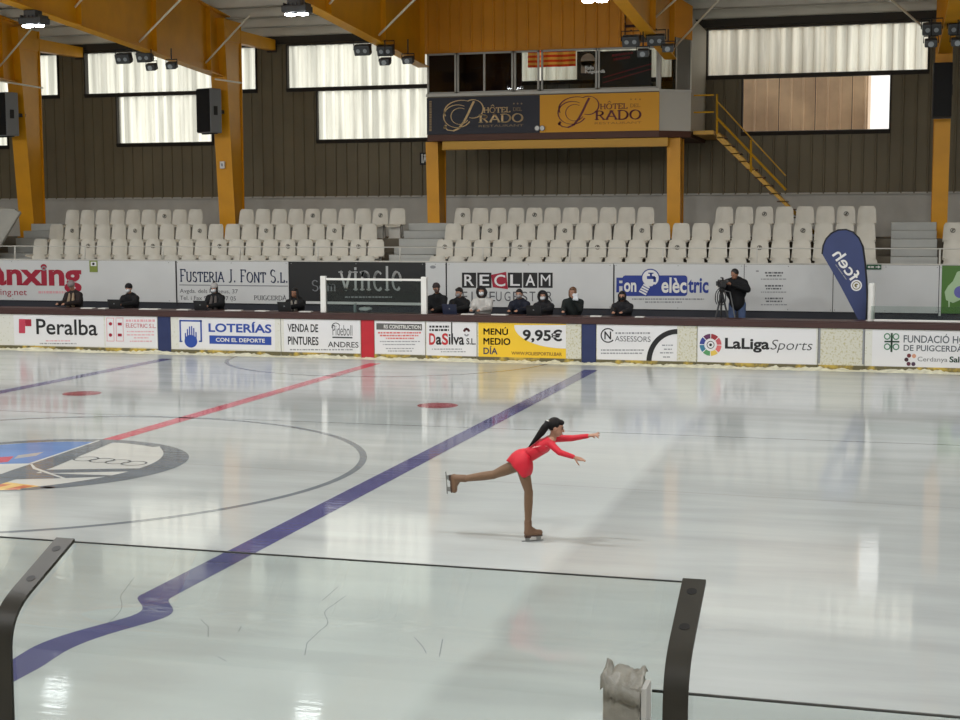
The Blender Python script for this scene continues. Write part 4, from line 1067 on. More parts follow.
for x, y, c in dots[1:]:
    m_ = MB(); ringpx(m_, x, y, 0, 2.1, 0, 360, d, n=14); m_.build('emblem_dot', mat('dot_%d_%d' % (int(x), int(y)), c, .6), t)
T(t, 'Cerdanya', 917.6, 357, 947.4, 363, mat('mid_grey_print2', (110, 112, 114), .6), d); T(t, 'Salut', 949.4, 356.6, 968, 362.6, M_dgreen, d, .03)
# counter on top of the boards
t = thing('board_counter', 'long dark maroon counter topping the far rink boards', 'counter', (bX(480), BD, ZAD))
a, b = bX(-160), bX(1040)
m_ = MB(); m_.bbox(a, b, BD-.03, BD+.03, ZAD+.003, ZRAIL, .012); m_.build('front_board', M_maroon, t)
m_ = MB(); m_.bbox(a, b, BD-.04, BD+.52, ZRAIL, ZRAIL+.03, .012); m_.build('counter_top', M_maroon, t)
m_ = MB()
x = a+.5
while x < b:
    m_.box(x, x+.05, BD+.078, BD+.5, ZRAIL-.05, ZRAIL); m_.box(x, x+.05, BD+.078, BD+.12, .382, ZRAIL); x += 2.4
m_.build('brackets', M_char, t)
ZC = ZRAIL + .03
for x0_, x1_ in ((XA, a), (b, XB)):
    m_ = MB(); m_.box(x0_, x1_, BD, BD+.07, 0, ZAD); m_.box(x0_, x1_, BD-.03, BD+.52, ZAD, ZC, 1); struct('wall_boards', m_, [M_boardw, M_maroon])
# scraped snow along the foot of the boards
mb = MB(); n = 900; rn = random.Random(3)
from mathutils import noise as mnoise
rows = 5
x0, x1 = bX(-160), bX(1040)
V = []
for i in range(n+1):
    x = x0 + (x1-x0)*i/n
    hgt = max(.006, .032 + .045*mnoise.noise((x*.9, 0, 0)) + .045*mnoise.noise((x*4.1, 3, 0)) + .03*mnoise.noise((x*13, 7, 0)))
    dep = .34 + .14*mnoise.noise((x*1.3, 9, 0)) + .05*mnoise.noise((x*7, 2, 1))
    for j in range(rows):
        f = j/(rows-1); V.append((x, BD-.016 - dep*f, hgt*(1-f)**1.5 * (1+.25*mnoise.noise((x*9, f*5, 2))) + .0008))
F = [(i*rows+j, (i+1)*rows+j, (i+1)*rows+j+1, i*rows+j+1) for i in range(n) for j in range(rows-1)]
mb.add(V, F); o = mb.build('scraped_snow', M_snow, None, True, 180); tag(o, 'ridge of scraped snow along the foot of the far boards', 'snow', kind='stuff')

# ------------------------------------------------------------------ banners on the stand wall
DB = BW - .012
def banner(x0, x1, lab, m=None, y=(262, 305), hem=None):
    a, b = P(x0, 285, DB).x, P(x1, 285, DB).x; z1, z0 = 2.17, 1.095
    t = thing('wall_banner', lab, 'banner', ((a+b)/2, DB, z0))
    m_ = MB(); m_.box(a+.008, b-.008, DB-.008, DB+.008, z0, z1); m_.build('cloth', m or M_banner, t)
    m_ = MB()
    for f in (.02, .5, .98): 
        x = a + (b-a)*f
        for z in (z0+.04, z1-.04): m_.tube([(x, DB-.006, z), (x, DB-.014, z)], .012, 8)
    m_.build('eyelets', M_steel, t)
    return t
d = DB - .008
t = banner(-140, 176, 'white banner with large crimson ànxing lettering at the left edge')
T(t, 'ànxing', -9, 263.5, 81.5, 292.5, M_crimson, d, .035); m_ = MB(); ringpx(m_, 44, 268.4, 1.2, 2.4, 0, 360, d, .01, 14); m_.build('letter_dot', M_inkgrey, t)
T(t, 'ànxing.net', -14, 289, 27, 297, M_crimson, d, .0); smallprint(t, 38.5, 291, 66, 293.4, M_pink, d)
t = banner(176, 289, 'white banner reading FUSTERIA J. FONT S.L. in dark serif letters')
m_ = MB(); rectpx(m_, 176.2, 261, 177.2, 306, d, .006); m_.build('seam', M_black, t)
TS(t, 'FUSTERIA J. FONT S.L.', 180, 269, 287.4, 283, M_navyprint, d, .15, .06, True)
m_ = MB(); rectpx(m_, 179.5, 285, 288, 286, d, .006); m_.build('rule', M_inkgrey, t)
T(t, 'Avgda. dels Pirineus, 37', 180, 289, 238, 294.4, MATS['mid_grey_print'], d); T(t, 'Tel. i Fax 972 88 07 05', 180, 296, 236, 300.2, MATS['mid_grey_print'], d); TS(t, 'PUIGCERDÀ', 254, 294.4, 287, 300.4, MATS['mid_grey_print'], d, .16, .08)
t = banner(289, 425.5, 'black banner reading Som vincle in thin pale letters', mat('black_banner_vinyl', (20, 22, 24), .5))
TS(t, 'Som', 312, 280, 336, 291.5, M_inkgrey, d, .12, .06); TS(t, 'vincle', 338.6, 266, 402, 291.5, mat('silver_print', (176, 178, 178), .5), d, .13, .045)
smallprint(t, 345, 296.4, 392, 297.8, M_inkgrey, d)
m_ = MB(); rectpx(m_, 306, 302, 425, 304.6, d, .004); m_.build('hem', M_banner, t)
t = banner(425.5, 446, 'narrow plain pale banner right of the black banner')
m_ = MB(); ringpx(m_, 433, 267, 0, 1.6, 0, 360, d, sx=1.8); m_.build('small_mark', M_inkgrey, t)
t = banner(446, 613.5, 'white banner with RECLAM in black squares and one red')
m_ = MB(); rectpx(m_, 446.2, 262, 447, 306, d, .006); m_.build('seam', M_black, t)
for k, ch in enumerate('RECLAM'):
    x0 = 462 + k*15.5 - (.2*k); w = 14.2
    box = (x0, 272.6, x0+w, 287.8)
    if ch == 'C':
        m_ = MB(); polypx(m_, [(493, 287.2), (508, 289.2), (506.2, 271.8), (491.2, 274.8)], d, .008); m_.build('letter_square', M_crimson, t)
        T(t, 'C', 494.4, 274.6, 505.4, 286.4, M_sticker, d, .012, out=.013)
    else:
        m_ = MB(); rectpx(m_, *box, d, .005); m_.build('letter_square', M_black, t)
        T(t, ch, x0+2.4, 274.6, x0+w-2.2, 285.8, M_sticker, d, 0 if ch == 'M' else .012, out=.011)
for ch, x in zip('EL', (462.5, 471.5)): T(t, ch, x, 291.6, x+5, 301.2, MATS['mid_grey_print'], d)
for ch, x in zip('TEU', (482, 489.5, 496)): T(t, ch, x, 291.6, x+5.6, 301.2, MATS['mid_grey_print'], d)
for ch, x in zip('GESTOR', (504.5, 513, 521.5, 529.5, 537.5, 546.5)): T(t, ch, x, 291.6, x+6, 301.2, MATS['mid_grey_print'], d)
t = banner(613.5, 744, 'white banner with Fon elèctric in blue and a light bulb')
m_ = MB(); rectpx(m_, 613.6, 265, 614.5, 308, d, .006); m_.build('seam', M_black, t)
M_cobalt = mat('cobalt_print', (34, 56, 140), .6)
def rrect(mb, x0, y0, x1, y1, r, d, out):
    pts = []
    for cx, cy, a in ((x1-r, y0+r, 0), (x0+r, y0+r, 90), (x0+r, y1-r, 180), (x1-r, y1-r, 270)):
        for k in range(5): a_ = radians(a + 90*k/4); pts.append((cx + r*cos(a_), cy - r*sin(a_)))
    polypx(mb, pts, d, out)
m_ = MB(); rrect(m_, 622.5, 275.4, 687.4, 296, 3, d, .005); m_.build('blue_field', M_cobalt, t)
T(t, 'F', 616.4, 277.6, 624, 292.4, M_cobalt, d, .03, out=.009); T(t, 'on', 624, 282.4, 636.4, 292, M_white, d, .03, out=.009)
T(t, 'elèc', 661.5, 277.4, 686.6, 293, M_white, d, .025, out=.009); T(t, 'tric', 688.2, 278, 708.6, 293, M_cobalt, d, .025, out=.009)
m_ = MB(); ringpx(m_, 650.6, 278, 0, 9.3, 0, 360, d, .010, 28); polypx(m_, [(643, 283), (651, 287.4), (646.4, 296.6), (637.5, 292)], d, .010); m_.build('bulb', M_cobalt, t)
m_ = MB(); ringpx(m_, 650.6, 278, 0, 8.2, 0, 360, d, .013, 28); polypx(m_, [(643.9, 283.6), (650, 286.8), (646, 295.4), (638.8, 291.6)], d, .013); m_.build('bulb_glass', M_sticker, t)
m_ = MB(); rectpx(m_, 647, 276, 655, 279, d, .016); rectpx(m_, 650, 273, 652, 276.5, d, .016); rectpx(m_, 648.4, 272.6, 653.6, 273.8, d, .016); rectpx(m_, 653.4, 277, 656, 282, d, .016); ringpx(m_, 654.4, 286, 0, 1.7, 0, 360, d, .016, 12)
for k in range(3): polypx(m_, [(640.2+k*1.4, 289.6-k*2.2), (647.2+k*1.2, 293-k*2.2), (646.9+k*1.2, 293.8-k*2.2), (639.9+k*1.4, 290.4-k*2.2)], d, .016)
m_.build('tap_drawing', M_cobalt, t)
smallprint(t, 632, 298.4, 704, 299.8, M_inkgrey, d); smallprint(t, 645, 301.4, 683, 302.8, M_inkgrey, d)
t = banner(744, 833, 'white banner with three small blocks of grey address lines')
for y0 in (272, 285, 297.6):
    smallprint(t, 765, y0, 783, y0+1.6, MATS['mid_grey_print'], d, seed=int(y0)); smallprint(t, 766, y0+3, 782, y0+4.4, MATS['mid_grey_print'], d, seed=int(y0)+1); smallprint(t, 761, y0+6.6, 787, y0+7.6, M_inkgrey, d, seed=int(y0)+2)
smallprint(t, 756, 270.4, 760, 271.8, M_inkgrey, d)
t = banner(833, 939, 'plain white banner between the feather flag and the green banner')
t = banner(939, 1010, 'green banner with a pale leaf shape at the right edge', mat('green_banner_vinyl', (74, 118, 46), .5))
m_ = MB(); rectpx(m_, 939.2, 264, 941.4, 316, d, .006); m_.build('border', M_banner, t)
m_ = MB(); polypx(m_, [(946, 300), (944.6, 292), (948, 286), (953, 281), (957, 272), (962, 270), (968, 278), (966, 292), (960, 300), (953, 303)], d, .007); polypx(m_, [(948.2, 300), (950, 300), (949.6, 307), (948.4, 307)], d, .007); m_.build('leaf', mat('pale_green_print', (172, 200, 160), .6), t)
m_ = MB(); ringpx(m_, 960, 292, 0, 6, 0, 360, d, .010); m_.build('violet_spot', mat('violet_print', (104, 104, 176), .6), t)
# small signs on that wall
t = thing('safety_sign', 'small green and white sign on the wall above the red lettering', 'sign', tuple(P(93.5, 272, DB-.02)))
m_ = MB(); a, b = P(89.8, 272, DB-.02), P(97.2, 260.6, DB-.02); m_.box(a.x, b.x, DB-.03, DB-.008, a.z, b.z); m_.build('plate', mat('sign_green', (128, 142, 60), .5), t)
m_ = MB(); rectpx(m_, 90.8, 261.8, 96.4, 266, DB-.03, .004); m_.build('white_field', M_sticker, t); m_ = MB(); ringpx(m_, 93.5, 263.9, 0, 1.3, 0, 360, DB-.03, .007); m_.build('symbol', M_black, t)
t = thing('exit_sign', 'small dark green arrow sign on the wall beside the feather flag', 'sign', tuple(P(874, 269, DB-.02)))
m_ = MB(); a, b = P(866.5, 269.4, DB-.02), P(881.5, 264.6, DB-.02); m_.box(a.x, b.x, DB-.03, DB-.008, a.z, b.z); m_.build('plate', mat('sign_dark_green', (34, 84, 58), .5), t)
m_ = MB(); polypx(m_, [(878, 265.4), (880.6, 267), (878, 268.6)], DB-.03, .004); rectpx(m_, 875.6, 266.5, 878, 267.5, DB-.03, .004); smallprint(t, 868, 266.2, 874.6, 267.8, M_white, DB-.03); m_.build('arrow', M_white, t)

# ------------------------------------------------------------------ clear shields on the counter
DSH = BD + .10
M_shield = clear_sheet('shield_acrylic', (238, 243, 241), ior=1.3)
def shield(x0, x1, ytop, lab, rail_top=True, posts=True, rail_bottom=False):
    a, b = P(x0, 295, DSH).x, P(x1, 295, DSH).x; z1 = P((x0+x1)/2, ytop, DSH).z
    t = thing('clear_shield', lab, 'shield', ((a+b)/2, DSH, ZC))
    w = .135
    if posts:
        for X in ([a, b-w] if posts is True else [a]):
            m_ = MB(); m_.bbox(X, X+w, DSH-.05, DSH+.06, ZC, z1+.05, .015); m_.build('post', M_white, t)
    if rail_top: m_ = MB(); m_.bbox(a+w, b-w, DSH-.025, DSH+.025, z1-.05, z1, .01); m_.build('top_rail', M_white, t)
    if rail_bottom: m_ = MB(); m_.bbox(a+w, b, DSH-.025, DSH+.025, ZC, ZC+.045, .01); m_.build('bottom_rail', M_white, t)
    m_ = MB(); m_.box(a+w*.5, b-w*.5, DSH-.005, DSH+.005, ZC+(.045 if rail_bottom else .0), z1-.02); m_.build('clear_pane', M_shield, t)
    return t
shield(321, 427, 278.5, 'white framed clear shield on the counter in front of the black banner')
shield(868, 1030, 306, 'clear shield with a white lower rail at the right end of the counter', rail_top=False, posts=False, rail_bottom=True)
t = thing('white_post', 'round white post on the counter beside the feather flag', 'post', tuple(P(871.5, 319, DSH+.14)[:2]) + (ZC,))
c = P(871.5, 300, DSH+.14); zt = P(871.5, 283, DSH+.14).z
m_ = MB(); m_.lathe([(.075, ZC), (.075, zt-.03), (.06, zt), (.01, zt+.005)], (c.x, c.y, 0), 18); m_.build('shaft', M_white, t)
m_ = MB(); m_.lathe([(.11, ZC), (.11, ZC+.015), (.08, ZC+.02)], (c.x, c.y, 0), 18); m_.build('foot', M_white, t)

# feather flag
DF = BD + .62
t = thing('feather_flag', 'navy teardrop feather flag with white lettering behind the boards', 'flag', (P(866, 330, DF).x, DF, .38))
outline = [(866.2, 322), (867.2, 300), (866.6, 280), (865, 262), (863, 247), (859, 238), (853, 232), (846, 229.5), (838, 230), (831, 233.5), (826, 239), (823, 246), (822.2, 254), (825, 259), (832, 271), (841, 287), (851, 306), (859.5, 322)]
V = [P(x, y, DF) for x, y in outline]
m_ = MB(); m_.prism([v - Vector((0, .006, 0)) for v in V], (0, .012, 0)); fl = m_.build('flag_cloth', mat('flag_navy', (50, 62, 106), .6, noise=(1.6, .12)), t)
m_ = MB(); m_.tube([(V[0].x+.03, DF, .38)] + [v for v in V[0:13]], [.022]+[.022]*5+[.018]*8, 8); m_.build('pole', mat('flag_pole_black', (18, 20, 30), .5), t)
m_ = MB(); m_.lathe([(.22, .38), (.22, .41), (.05, .43), (.03, .6)], (V[0].x+.03, DF, 0), 20); m_.build('base', M_dark, t)
# the writing runs up the cloth and is seen from behind
def rot_text(s, cx, cy, w, h, ang, m, nm, bold=.0, mirror=False):
    vs, fs = text_shape(s, bold); xs = [v[0] for v in vs]; ys = [v[1] for v in vs]
    c = P(cx, cy, DF-.012); k = P(cx+1, cy, DF).x - P(cx, cy, DF).x
    o = []
    for u, v in vs:
        a = ((u-min(xs))/(max(xs)-min(xs))-.5)*w*k*(-1 if mirror else 1); b = ((v-min(ys))/(max(ys)-min(ys))-.5)*h*k
        o.append((c.x + a*cos(ang)-b*sin(ang), c.y, c.z + a*sin(ang)+b*cos(ang)))
    q = MB(); q.add(o, fs); return q.build(nm, m, t)
rot_text('fceh', 846.5, 265, 34, 12.5, radians(-54), M_white, 'lettering', .012, True)
rot_text('––– –––– ––', 841, 272, 19, .9, radians(-54), M_inkgrey, 'small_print', 0, True)
m_ = MB(); ringpx(m_, 856.4, 285.4, 0, 5.6, 0, 360, DF, .010); m_.build('badge', M_sticker, t)
m_ = MB(); ringpx(m_, 856.4, 285.4, 3.3, 4.2, 0, 360, DF, .013); ringpx(m_, 856.4, 285.4, 0, 2.0, 20, 300, DF, .013); m_.build('badge_drawing', mat('badge_ink', (120, 110, 70), .6), t)
# ------------------------------------------------------------------ people behind the counter
M_skin = mat('skin', (172, 130, 108), .5); M_skin2 = mat('skin_tan', (146, 104, 82), .5)
M_eye = mat('eye_dark', (20, 16, 14), .3); M_mask = mat('white_face_mask', (214, 218, 222), .7); M_maskb = mat('black_face_mask', (20, 20, 22), .7)
def cloth(n, c): return mat('cloth_' + n, c, .85, noise=(9, .18))
FL = .38
def head_parts(mb, c, R, s=1.0):
    """skull, jaw, nose, ears in head space (face towards -Y), rotated by R about c"""
    q = lambda v: Vector(c) + R @ (Vector(v)*s)
    mb.ball(q((0, .012, .02)), (.076*s, .094*s, .096*s), 16, 12, 0, R)
    mb.ball(q((0, -.025, -.035)), (.060*s, .066*s, .080*s), 16, 12, 0, R)
    mb.cap(q((0, -.088, .005)), q((0, -.106, -.022)), .010*s, .014*s, 8)
    for sx_ in (-1, 1): mb.ball(q((sx_*.077, .005, -.008)), (.012*s, .020*s, .030*s), 8, 6, 0, R)
    mb.cap(q((-.022, -.090, -.062)), q((.022, -.090, -.062)), .008*s, .008*s, 6)
def person(x, ytop, lab, coat, hair=None, hairstyle='short', hat=None, mask=None, turn=0.0, nod=0.0, coat_open=None, hood=None, d=32.72, skin=None, hands='table', lean=0.0):
    skin = skin or M_skin
    zt = P(x, ytop, d).z; X = P(x, ytop, d).x
    hc = Vector((X, d - .05 - lean*.5, zt - .125 - (.02 if hat else .005)))
    R = Matrix.Rotation(turn, 3, 'Z') @ Matrix.Rotation(nod, 3, 'X')
    t = thing('person', lab, 'person', (X, d, FL), 'people behind the counter')
    sh = hc + Vector((0, .06+lean*.2, -.195)); pel = Vector((X, d+.16, FL+.52))
    B = MB(); head_parts(B, hc, R)
    B.cap(hc + Vector((0, .025, -.06)), sh + Vector((0, 0, .01)), .052, .06)
    ch = sh.lerp(pel, .38)
    B.ball(ch, (.155, .105, .2)); B.cap(sh, pel, .09, .12)
    cm = MB(); cm.ball(ch, (.225, .155, .27), 16, 12); cm.cap(sh + Vector((0, .01, -.02)), pel, .135, .175, 16)
    tm = MB()
    for s_ in (-1, 1):
        so = sh + Vector((s_*.175, .0, -.045)); el = so + Vector((s_*.025, -.12, -.10)); el.z = ZC + .10; wr = Vector((X + s_*.10, BD+.44, ZC + .085))
        if hands == 'face' and s_ == 1: wr = hc + Vector((.05, -.14, -.14))
        if hands == 'lap': wr = Vector((X+s_*.08, d-.24, ZC-.06))
        B.cap(sh, so, .055, .055); B.cap(so, el, .046, .038); B.cap(el, wr, .036, .025)
        f = (wr - el).normalized(); side = Vector((1, 0, 0)); palm = wr + f*.05
        B.cap(wr, palm, .026, .030)
        for k in range(4): B.cap(palm + side*(k-1.5)*.018, palm + side*(k-1.5)*.021 + f*(.045+.012*(k in (1, 2))) - Vector((0, 0, .02)), .0105, .009, 8)
        B.cap(wr + f*.02, wr + f*.06 - side*s_*.045, .012, .010, 8)
        cm.cap(sh + Vector((0, 0, -.03)), so, .105, .088, 14); cm.cap(so, el, .084, .068, 14); cm.cap(el, wr - f*.02, .07, .054, 14)
        hip = pel + Vector((s_*.09, 0, -.02)); kn = Vector((X + s_*.11, d-.30, FL+.50)); an = Vector((X+s_*.11, d-.26, FL+.09))
        B.cap(hip, kn, .075, .05); B.cap(kn, an, .048, .035); B.cap(an+Vector((0, .03, -.045)), an+Vector((0, -.14, -.055)), .036, .032)
        tm.cap(hip, kn, .092, .068, 14); tm.cap(kn, an, .066, .052, 14)
    body = remesh(B, .014, 2).build('body', skin, t, True, 180)
    co = remesh(cm, .02, 3).build('coat', coat, t, True, 180)
    remesh(tm, .022, 2).build('trousers', cloth('dark_trousers', (34, 36, 44)), t, True, 180)
    c_ = MB()                                   # collar
    c_.tube([sh + Vector((0, -.005, .0)), sh + Vector((0, -.012, .055))], [.125, .105], 16, 0, False); c_.tube([sh + Vector((0, -.012, .055)), sh + Vector((0, -.005, .0))], [.09, .11], 16, 0, False); c_.build('collar', coat, t, True)
    q = lambda v: hc + R @ Vector(v)
    for s_ in (-1, 1): e_ = MB(); e_.ball(q((s_*.030, -.084, .008)), (.012, .007, .008), 8, 6, 0, R); e_.build('eye', M_eye, t, True)
    if mask:
        m_ = MB(); m_.ball(q((0, -.045, -.042)), (.062, .068, .056), 16, 12, 0, R)
        for s_ in (-1, 1): m_.tube([q((s_*.055, -.05, -.02)), q((s_*.08, .005, .005))], .004, 6)
        m_.build('face_mask', mask, t, True)
    if hair:
        m_ = MB(); m_.ball(q((0, .026, .036)), (.086, .092, .094), 18, 12, 0, R)
        m_.ball(q((0, -.03, .075)), (.066, .06, .042), 14, 10, 0, R)
        if hairstyle == 'long':
            for s_ in (-1, 1): m_.cap(q((s_*.07, .0, .03)), sh + Vector((s_*.095, -.075, -.06)), .034, .026, 10)
            m_.cap(q((0, .07, .0)), sh + Vector((0, .09, -.02)), .075, .06, 12)
        if hairstyle == 'bob':
            for s_ in (-1, 1): m_.cap(q((s_*.074, .0, .03)), q((s_*.07, -.01, -.09)), .03, .028, 10)
            m_.cap(q((0, .07, .0)), q((0, .06, -.10)), .07, .05, 12)
        remesh(m_, .014, 2).build('hair', hair, t, True, 180)
    if hat:
        m_ = MB(); m_.ball(q((0, .015, .062)), (.092, .106, .088), 18, 12, 0, R); m_.tube([q((0, .012, .03)), q((0, .012, .062))], [.098, .098], 20)
        h = remesh(m_, .012, 2).build('beanie', hat[0], t, True, 180)
        if hat[1]: m_ = MB(); m_.ball(q((0, .02, .16)), .034, 12, 8); m_.build('bobble', hat[1], h, True)
    if hood:
        m_ = MB()
        ring0 = [q((.105*cos(2*pi*k/20), -.045 - .02*sin(2*pi*k/20), -.01 + .135*sin(2*pi*k/20))) for k in range(20)]
        m_.tube(ring0 + ring0[:2], .030, 8); m_.ball(q((0, .075, -.03)), (.115, .06, .14), 16, 10, 0, R); remesh(m_, .016, 2).build('hood', hood, t, True, 180)
    if coat_open:
        m_ = MB(); yf = sh.y - .155
        for s_ in (-1, 1):
            m_.cap((X + s_*.05, yf+.06, sh.z-.01), (X + s_*.075, yf-.005, sh.z-.30), .032, .05, 10)
        m_.build('scarf', coat_open, t, True)
    return t
bk = cloth('black_coat', (15, 16, 20)); nv = cloth('navy_coat', (20, 25, 42)); gr = cloth('green_black_coat', (21, 29, 28)); wh = cloth('white_coat', (202, 200, 196)); ch = cloth('charcoal_coat', (28, 28, 33))
hk = mat('black_hair', (22, 18, 18), .5); hb = mat('brown_hair', (104, 74, 52), .5)
person(73.5, 280, 'person bowed under a grey beanie in a dark coat with beige scarf ends', cloth('dark_brown_coat', (36, 28, 28)), None, hat=(cloth('grey_beanie', (132, 122, 122)), None), nod=.75, coat_open=cloth('beige_scarf', (150, 132, 110)), lean=.1)
person(129.3, 283, 'person in a black jacket and black cap wearing a white mask, second from the left', bk, hk, hat=(cloth('black_cap', (22, 22, 26)), None), mask=M_mask)
person(215, 282.5, 'person in a pale bobble hat and dark coat behind a laptop', bk, hk, 'bob', hat=(cloth('white_beanie', (176, 174, 172)), cloth('dark_bobble', (40, 38, 40))), mask=M_mask, coat_open=cloth('grey_scarf', (92, 86, 84)), nod=.15)
person(295, 287.5, 'person with long dark hair behind a laptop in front of the black banner', bk, hk, 'long', coat_open=cloth('pale_shirt', (128, 124, 116)), skin=M_skin2)
person(437, 282.5, 'person in a black coat and dark beanie looking aside, next to the white shield post', bk, hk, hat=(cloth('dusky_beanie', (58, 48, 48)), None), mask=mat('brown_face_mask', (88, 66, 60), .7), turn=.5)
person(459.5, 287, 'person in a black coat with a grey mask, left of the white coat', bk, hk, d=32.88, mask=mat('grey_face_mask', (140, 136, 138), .7), turn=-.5, nod=.2)
person(482.4, 286, 'person in a white hooded coat wearing a white mask', wh, hk, 'bob', mask=M_mask, hood=cloth('dark_fur_hood', (38, 34, 36)))
person(519.5, 288.5, 'person in a dark navy coat with a grey mask, right of the white coat', nv, hk, mask=mat('pale_grey_face_mask', (150, 148, 150), .7), hood=None)
person(543.6, 290.5, 'person in a dark hood wearing a white mask behind a laptop', ch, hk, 'bob', d=32.88, mask=M_mask, hood=cloth('black_hood', (24, 24, 28)))
person(573, 286.5, 'person with brown hair in a green-black coat holding a white tissue to the face', gr, hb, 'bob', turn=-.25, hands='face')
person(622.5, 290.5, 'person with black hair and black mask in a charcoal coat below the light bulb drawing', ch, hk, 'bob', mask=M_maskb)
# tissue in the hand
p_ = P(575.5, 297, 32.40); m_ = MB(); rn = random.Random(5)
m_.add([(p_.x + .065*(i-2)/2 + rn.uniform(-.01, .01), p_.y + rn.uniform(-.02, .02), p_.z + .085*(j-2)/2 + rn.uniform(-.01, .01)) for j in range(5) for i in range(5)], [(j*5+i, j*5+i+1, j*5+i+6, j*5+i+5) for j in range(4) for i in range(4)])
o = m_.build('tissue', M_mask, None, True, 180); md = o.modifiers.new('thick', 'SOLIDIFY'); md.thickness = .004; tag(o, 'white tissue held to the face of the brown-haired person', 'tissue')

# cameraman, standing
dC = 33.0
t = thing('person', 'person standing behind a video camera in a black jacket and blue jeans', 'person', (P(736, 318, dC).x, dC, FL), 'people behind the counter')
def Q(x, y, dd=0.0): return P(x, y, dC+dd)
B = MB(); hc = Q(734.5, 274.5, -.12); R = Matrix.Rotation(-.55, 3, 'Z') @ Matrix.Rotation(.35, 3, 'X'); head_parts(B, hc, R)
pel = Vector((Q(737, 311).x, dC+.05, FL+.92)); sh = Q(735.5, 280.8, .0); 
B.cap(hc+Vector((0, .03, -.06)), sh, .055, .06); B.cap(sh, pel, .11, .12); cm = MB(); cm.ball(sh.lerp(pel, .35), (.255, .17, .30), 16, 12); cm.cap(sh+Vector((0, 0, -.03)), pel+Vector((0, 0, .02)), .15, .185, 16)
tm = MB()
for s_, el, wr in ((-1, Q(723.5, 288.5, -.16), Q(725.5, 283, -.34)), (1, Q(747.5, 289.5, -.13), Q(731.5, 284.5, -.33))):
    so = sh + Vector((s_*.185, 0, -.05)); f = (wr-el).normalized()
    B.cap(sh, so, .06, .055); B.cap(so, el, .048, .04); B.cap(el, wr, .038, .027); palm = wr+f*.05; B.cap(wr, palm, .028, .032)
    for k in range(4): B.cap(palm + Vector((0, .0, (k-1.5)*.019)), palm + Vector((0, 0, (k-1.5)*.02)) + f*.05 + Vector((s_*-.02, 0, 0)), .0105, .009, 8)
    B.cap(wr+f*.02, wr+f*.05+Vector((0, 0, .045)), .012, .010, 8)
    cm.cap(sh+Vector((0, 0, -.02)), so, .115, .10, 14); cm.cap(so, el, .095, .08, 14); cm.cap(el, wr-f*.02, .078, .058, 14)
    hip = pel+Vector((s_*.1, 0, 0)); kn = Vector((hip.x+s_*.02, dC-.02, FL+.5)); an = Vector((hip.x+s_*.02, dC+.02, FL+.1))
    B.cap(hip, kn, .08, .055); B.cap(kn, an, .05, .038); B.cap(an+Vector((0, .04, -.055)), an+Vector((0, -.15, -.065)), .04, .034); tm.cap(hip, kn, .10, .075, 14); tm.cap(kn, an, .072, .06, 14)
remesh(B, .015, 2).build('body', M_skin2, t, True, 180); remesh(cm, .02, 3).build('jacket', bk, t, True, 180); remesh(tm, .022, 2).build('jeans', cloth('blue_jeans', (74, 92, 128)), t, True, 180)
m_ = MB(); q = lambda v: hc + R @ Vector(v); m_.ball(q((0, .026, .036)), (.088, .094, .096), 18, 12, 0, R); remesh(m_, .014, 2).build('hair', hk, t, True, 180)
for s_ in (-1, 1): m_ = MB(); m_.ball(q((s_*.030, -.084, .008)), (.012, .007, .008), 8, 6, 0, R); m_.build('eye', M_eye, t, True)
# video camera on its tripod
ctr = Q(722, 284, -.68); foot = Vector((ctr.x, ctr.y, FL))
t = thing('video_camera', 'black video camera with a long lens hood on the tripod', 'video camera', tuple(ctr))
m_ = MB(); Rz = Matrix.Rotation(.25, 3, 'Z')
def rb(x0, x1, y0, y1, z0, z1, nm, m, b=.01):
    q = MB(); q.bbox(x0, x1, y0, y1, z0, z1, b); q.v = [tuple(ctr + Rz @ Vector(v)) for v in q.v]; return q.build(nm, m, t)
rb(-.07, .07, -.14, .22, -.08, .09, 'body', M_dark); rb(-.055, .055, -.30, -.14, -.055, .065, 'lens_hood', M_dark); rb(-.02, .02, -.12, .14, .12, .15, 'top_handle', M_dark); rb(-.02, .02, -.12, -.09, .08, .13, 'handle_post', M_dark); rb(.07, .15, .05, .20, .02, .09, 'viewfinder', M_char); rb(-.13, -.07, .02, .04, -.04, .06, 'screen', M_char, .006)
t = thing('tripod', 'dark camera tripod with spread legs beside the cameraman', 'tripod', tuple(foot))
hd = ctr - Vector((0, 0, .09)); m_ = MB(); m_.lathe([(.05, -.10), (.06, -.05), (.06, -.03), (.08, -.01), (.08, 0)], tuple(hd), 14); m_.build('head', M_dark, t)
for k in range(3):
    a = radians(100+120*k); e = foot + Vector((.34*cos(a), .30*sin(a)*.75 - 0.0, .015)); m_ = MB(); m_.tube([hd-Vector((0, 0, .09)), (hd-Vector((0, 0, .09))).lerp(e, .55), e], [.024, .020, .014], 8); lg = m_.build('leg', M_char, t); m_ = MB(); m_.ball(e, .022, 10, 6); m_.build('rubber_foot', M_dark, lg)
m_ = MB(); m_.tube([hd-Vector((0, 0, .04)), Q(730, 292, -.5), Q(735, 318, -.35)], .014, 8); m_.build('pan_arm', M_grey, t)
t_ = MB(); t_.tube([Q(718.5+3.6*cos(2.0+a*.45)+a*.15, 297+8*sin(2.0+a*.45), -.80-.002*a) for a in range(34)], .012, 6); o = t_.build('camera_cable', M_dark, None, True); tag(o, 'looped black cable hanging from the video camera', 'cable')

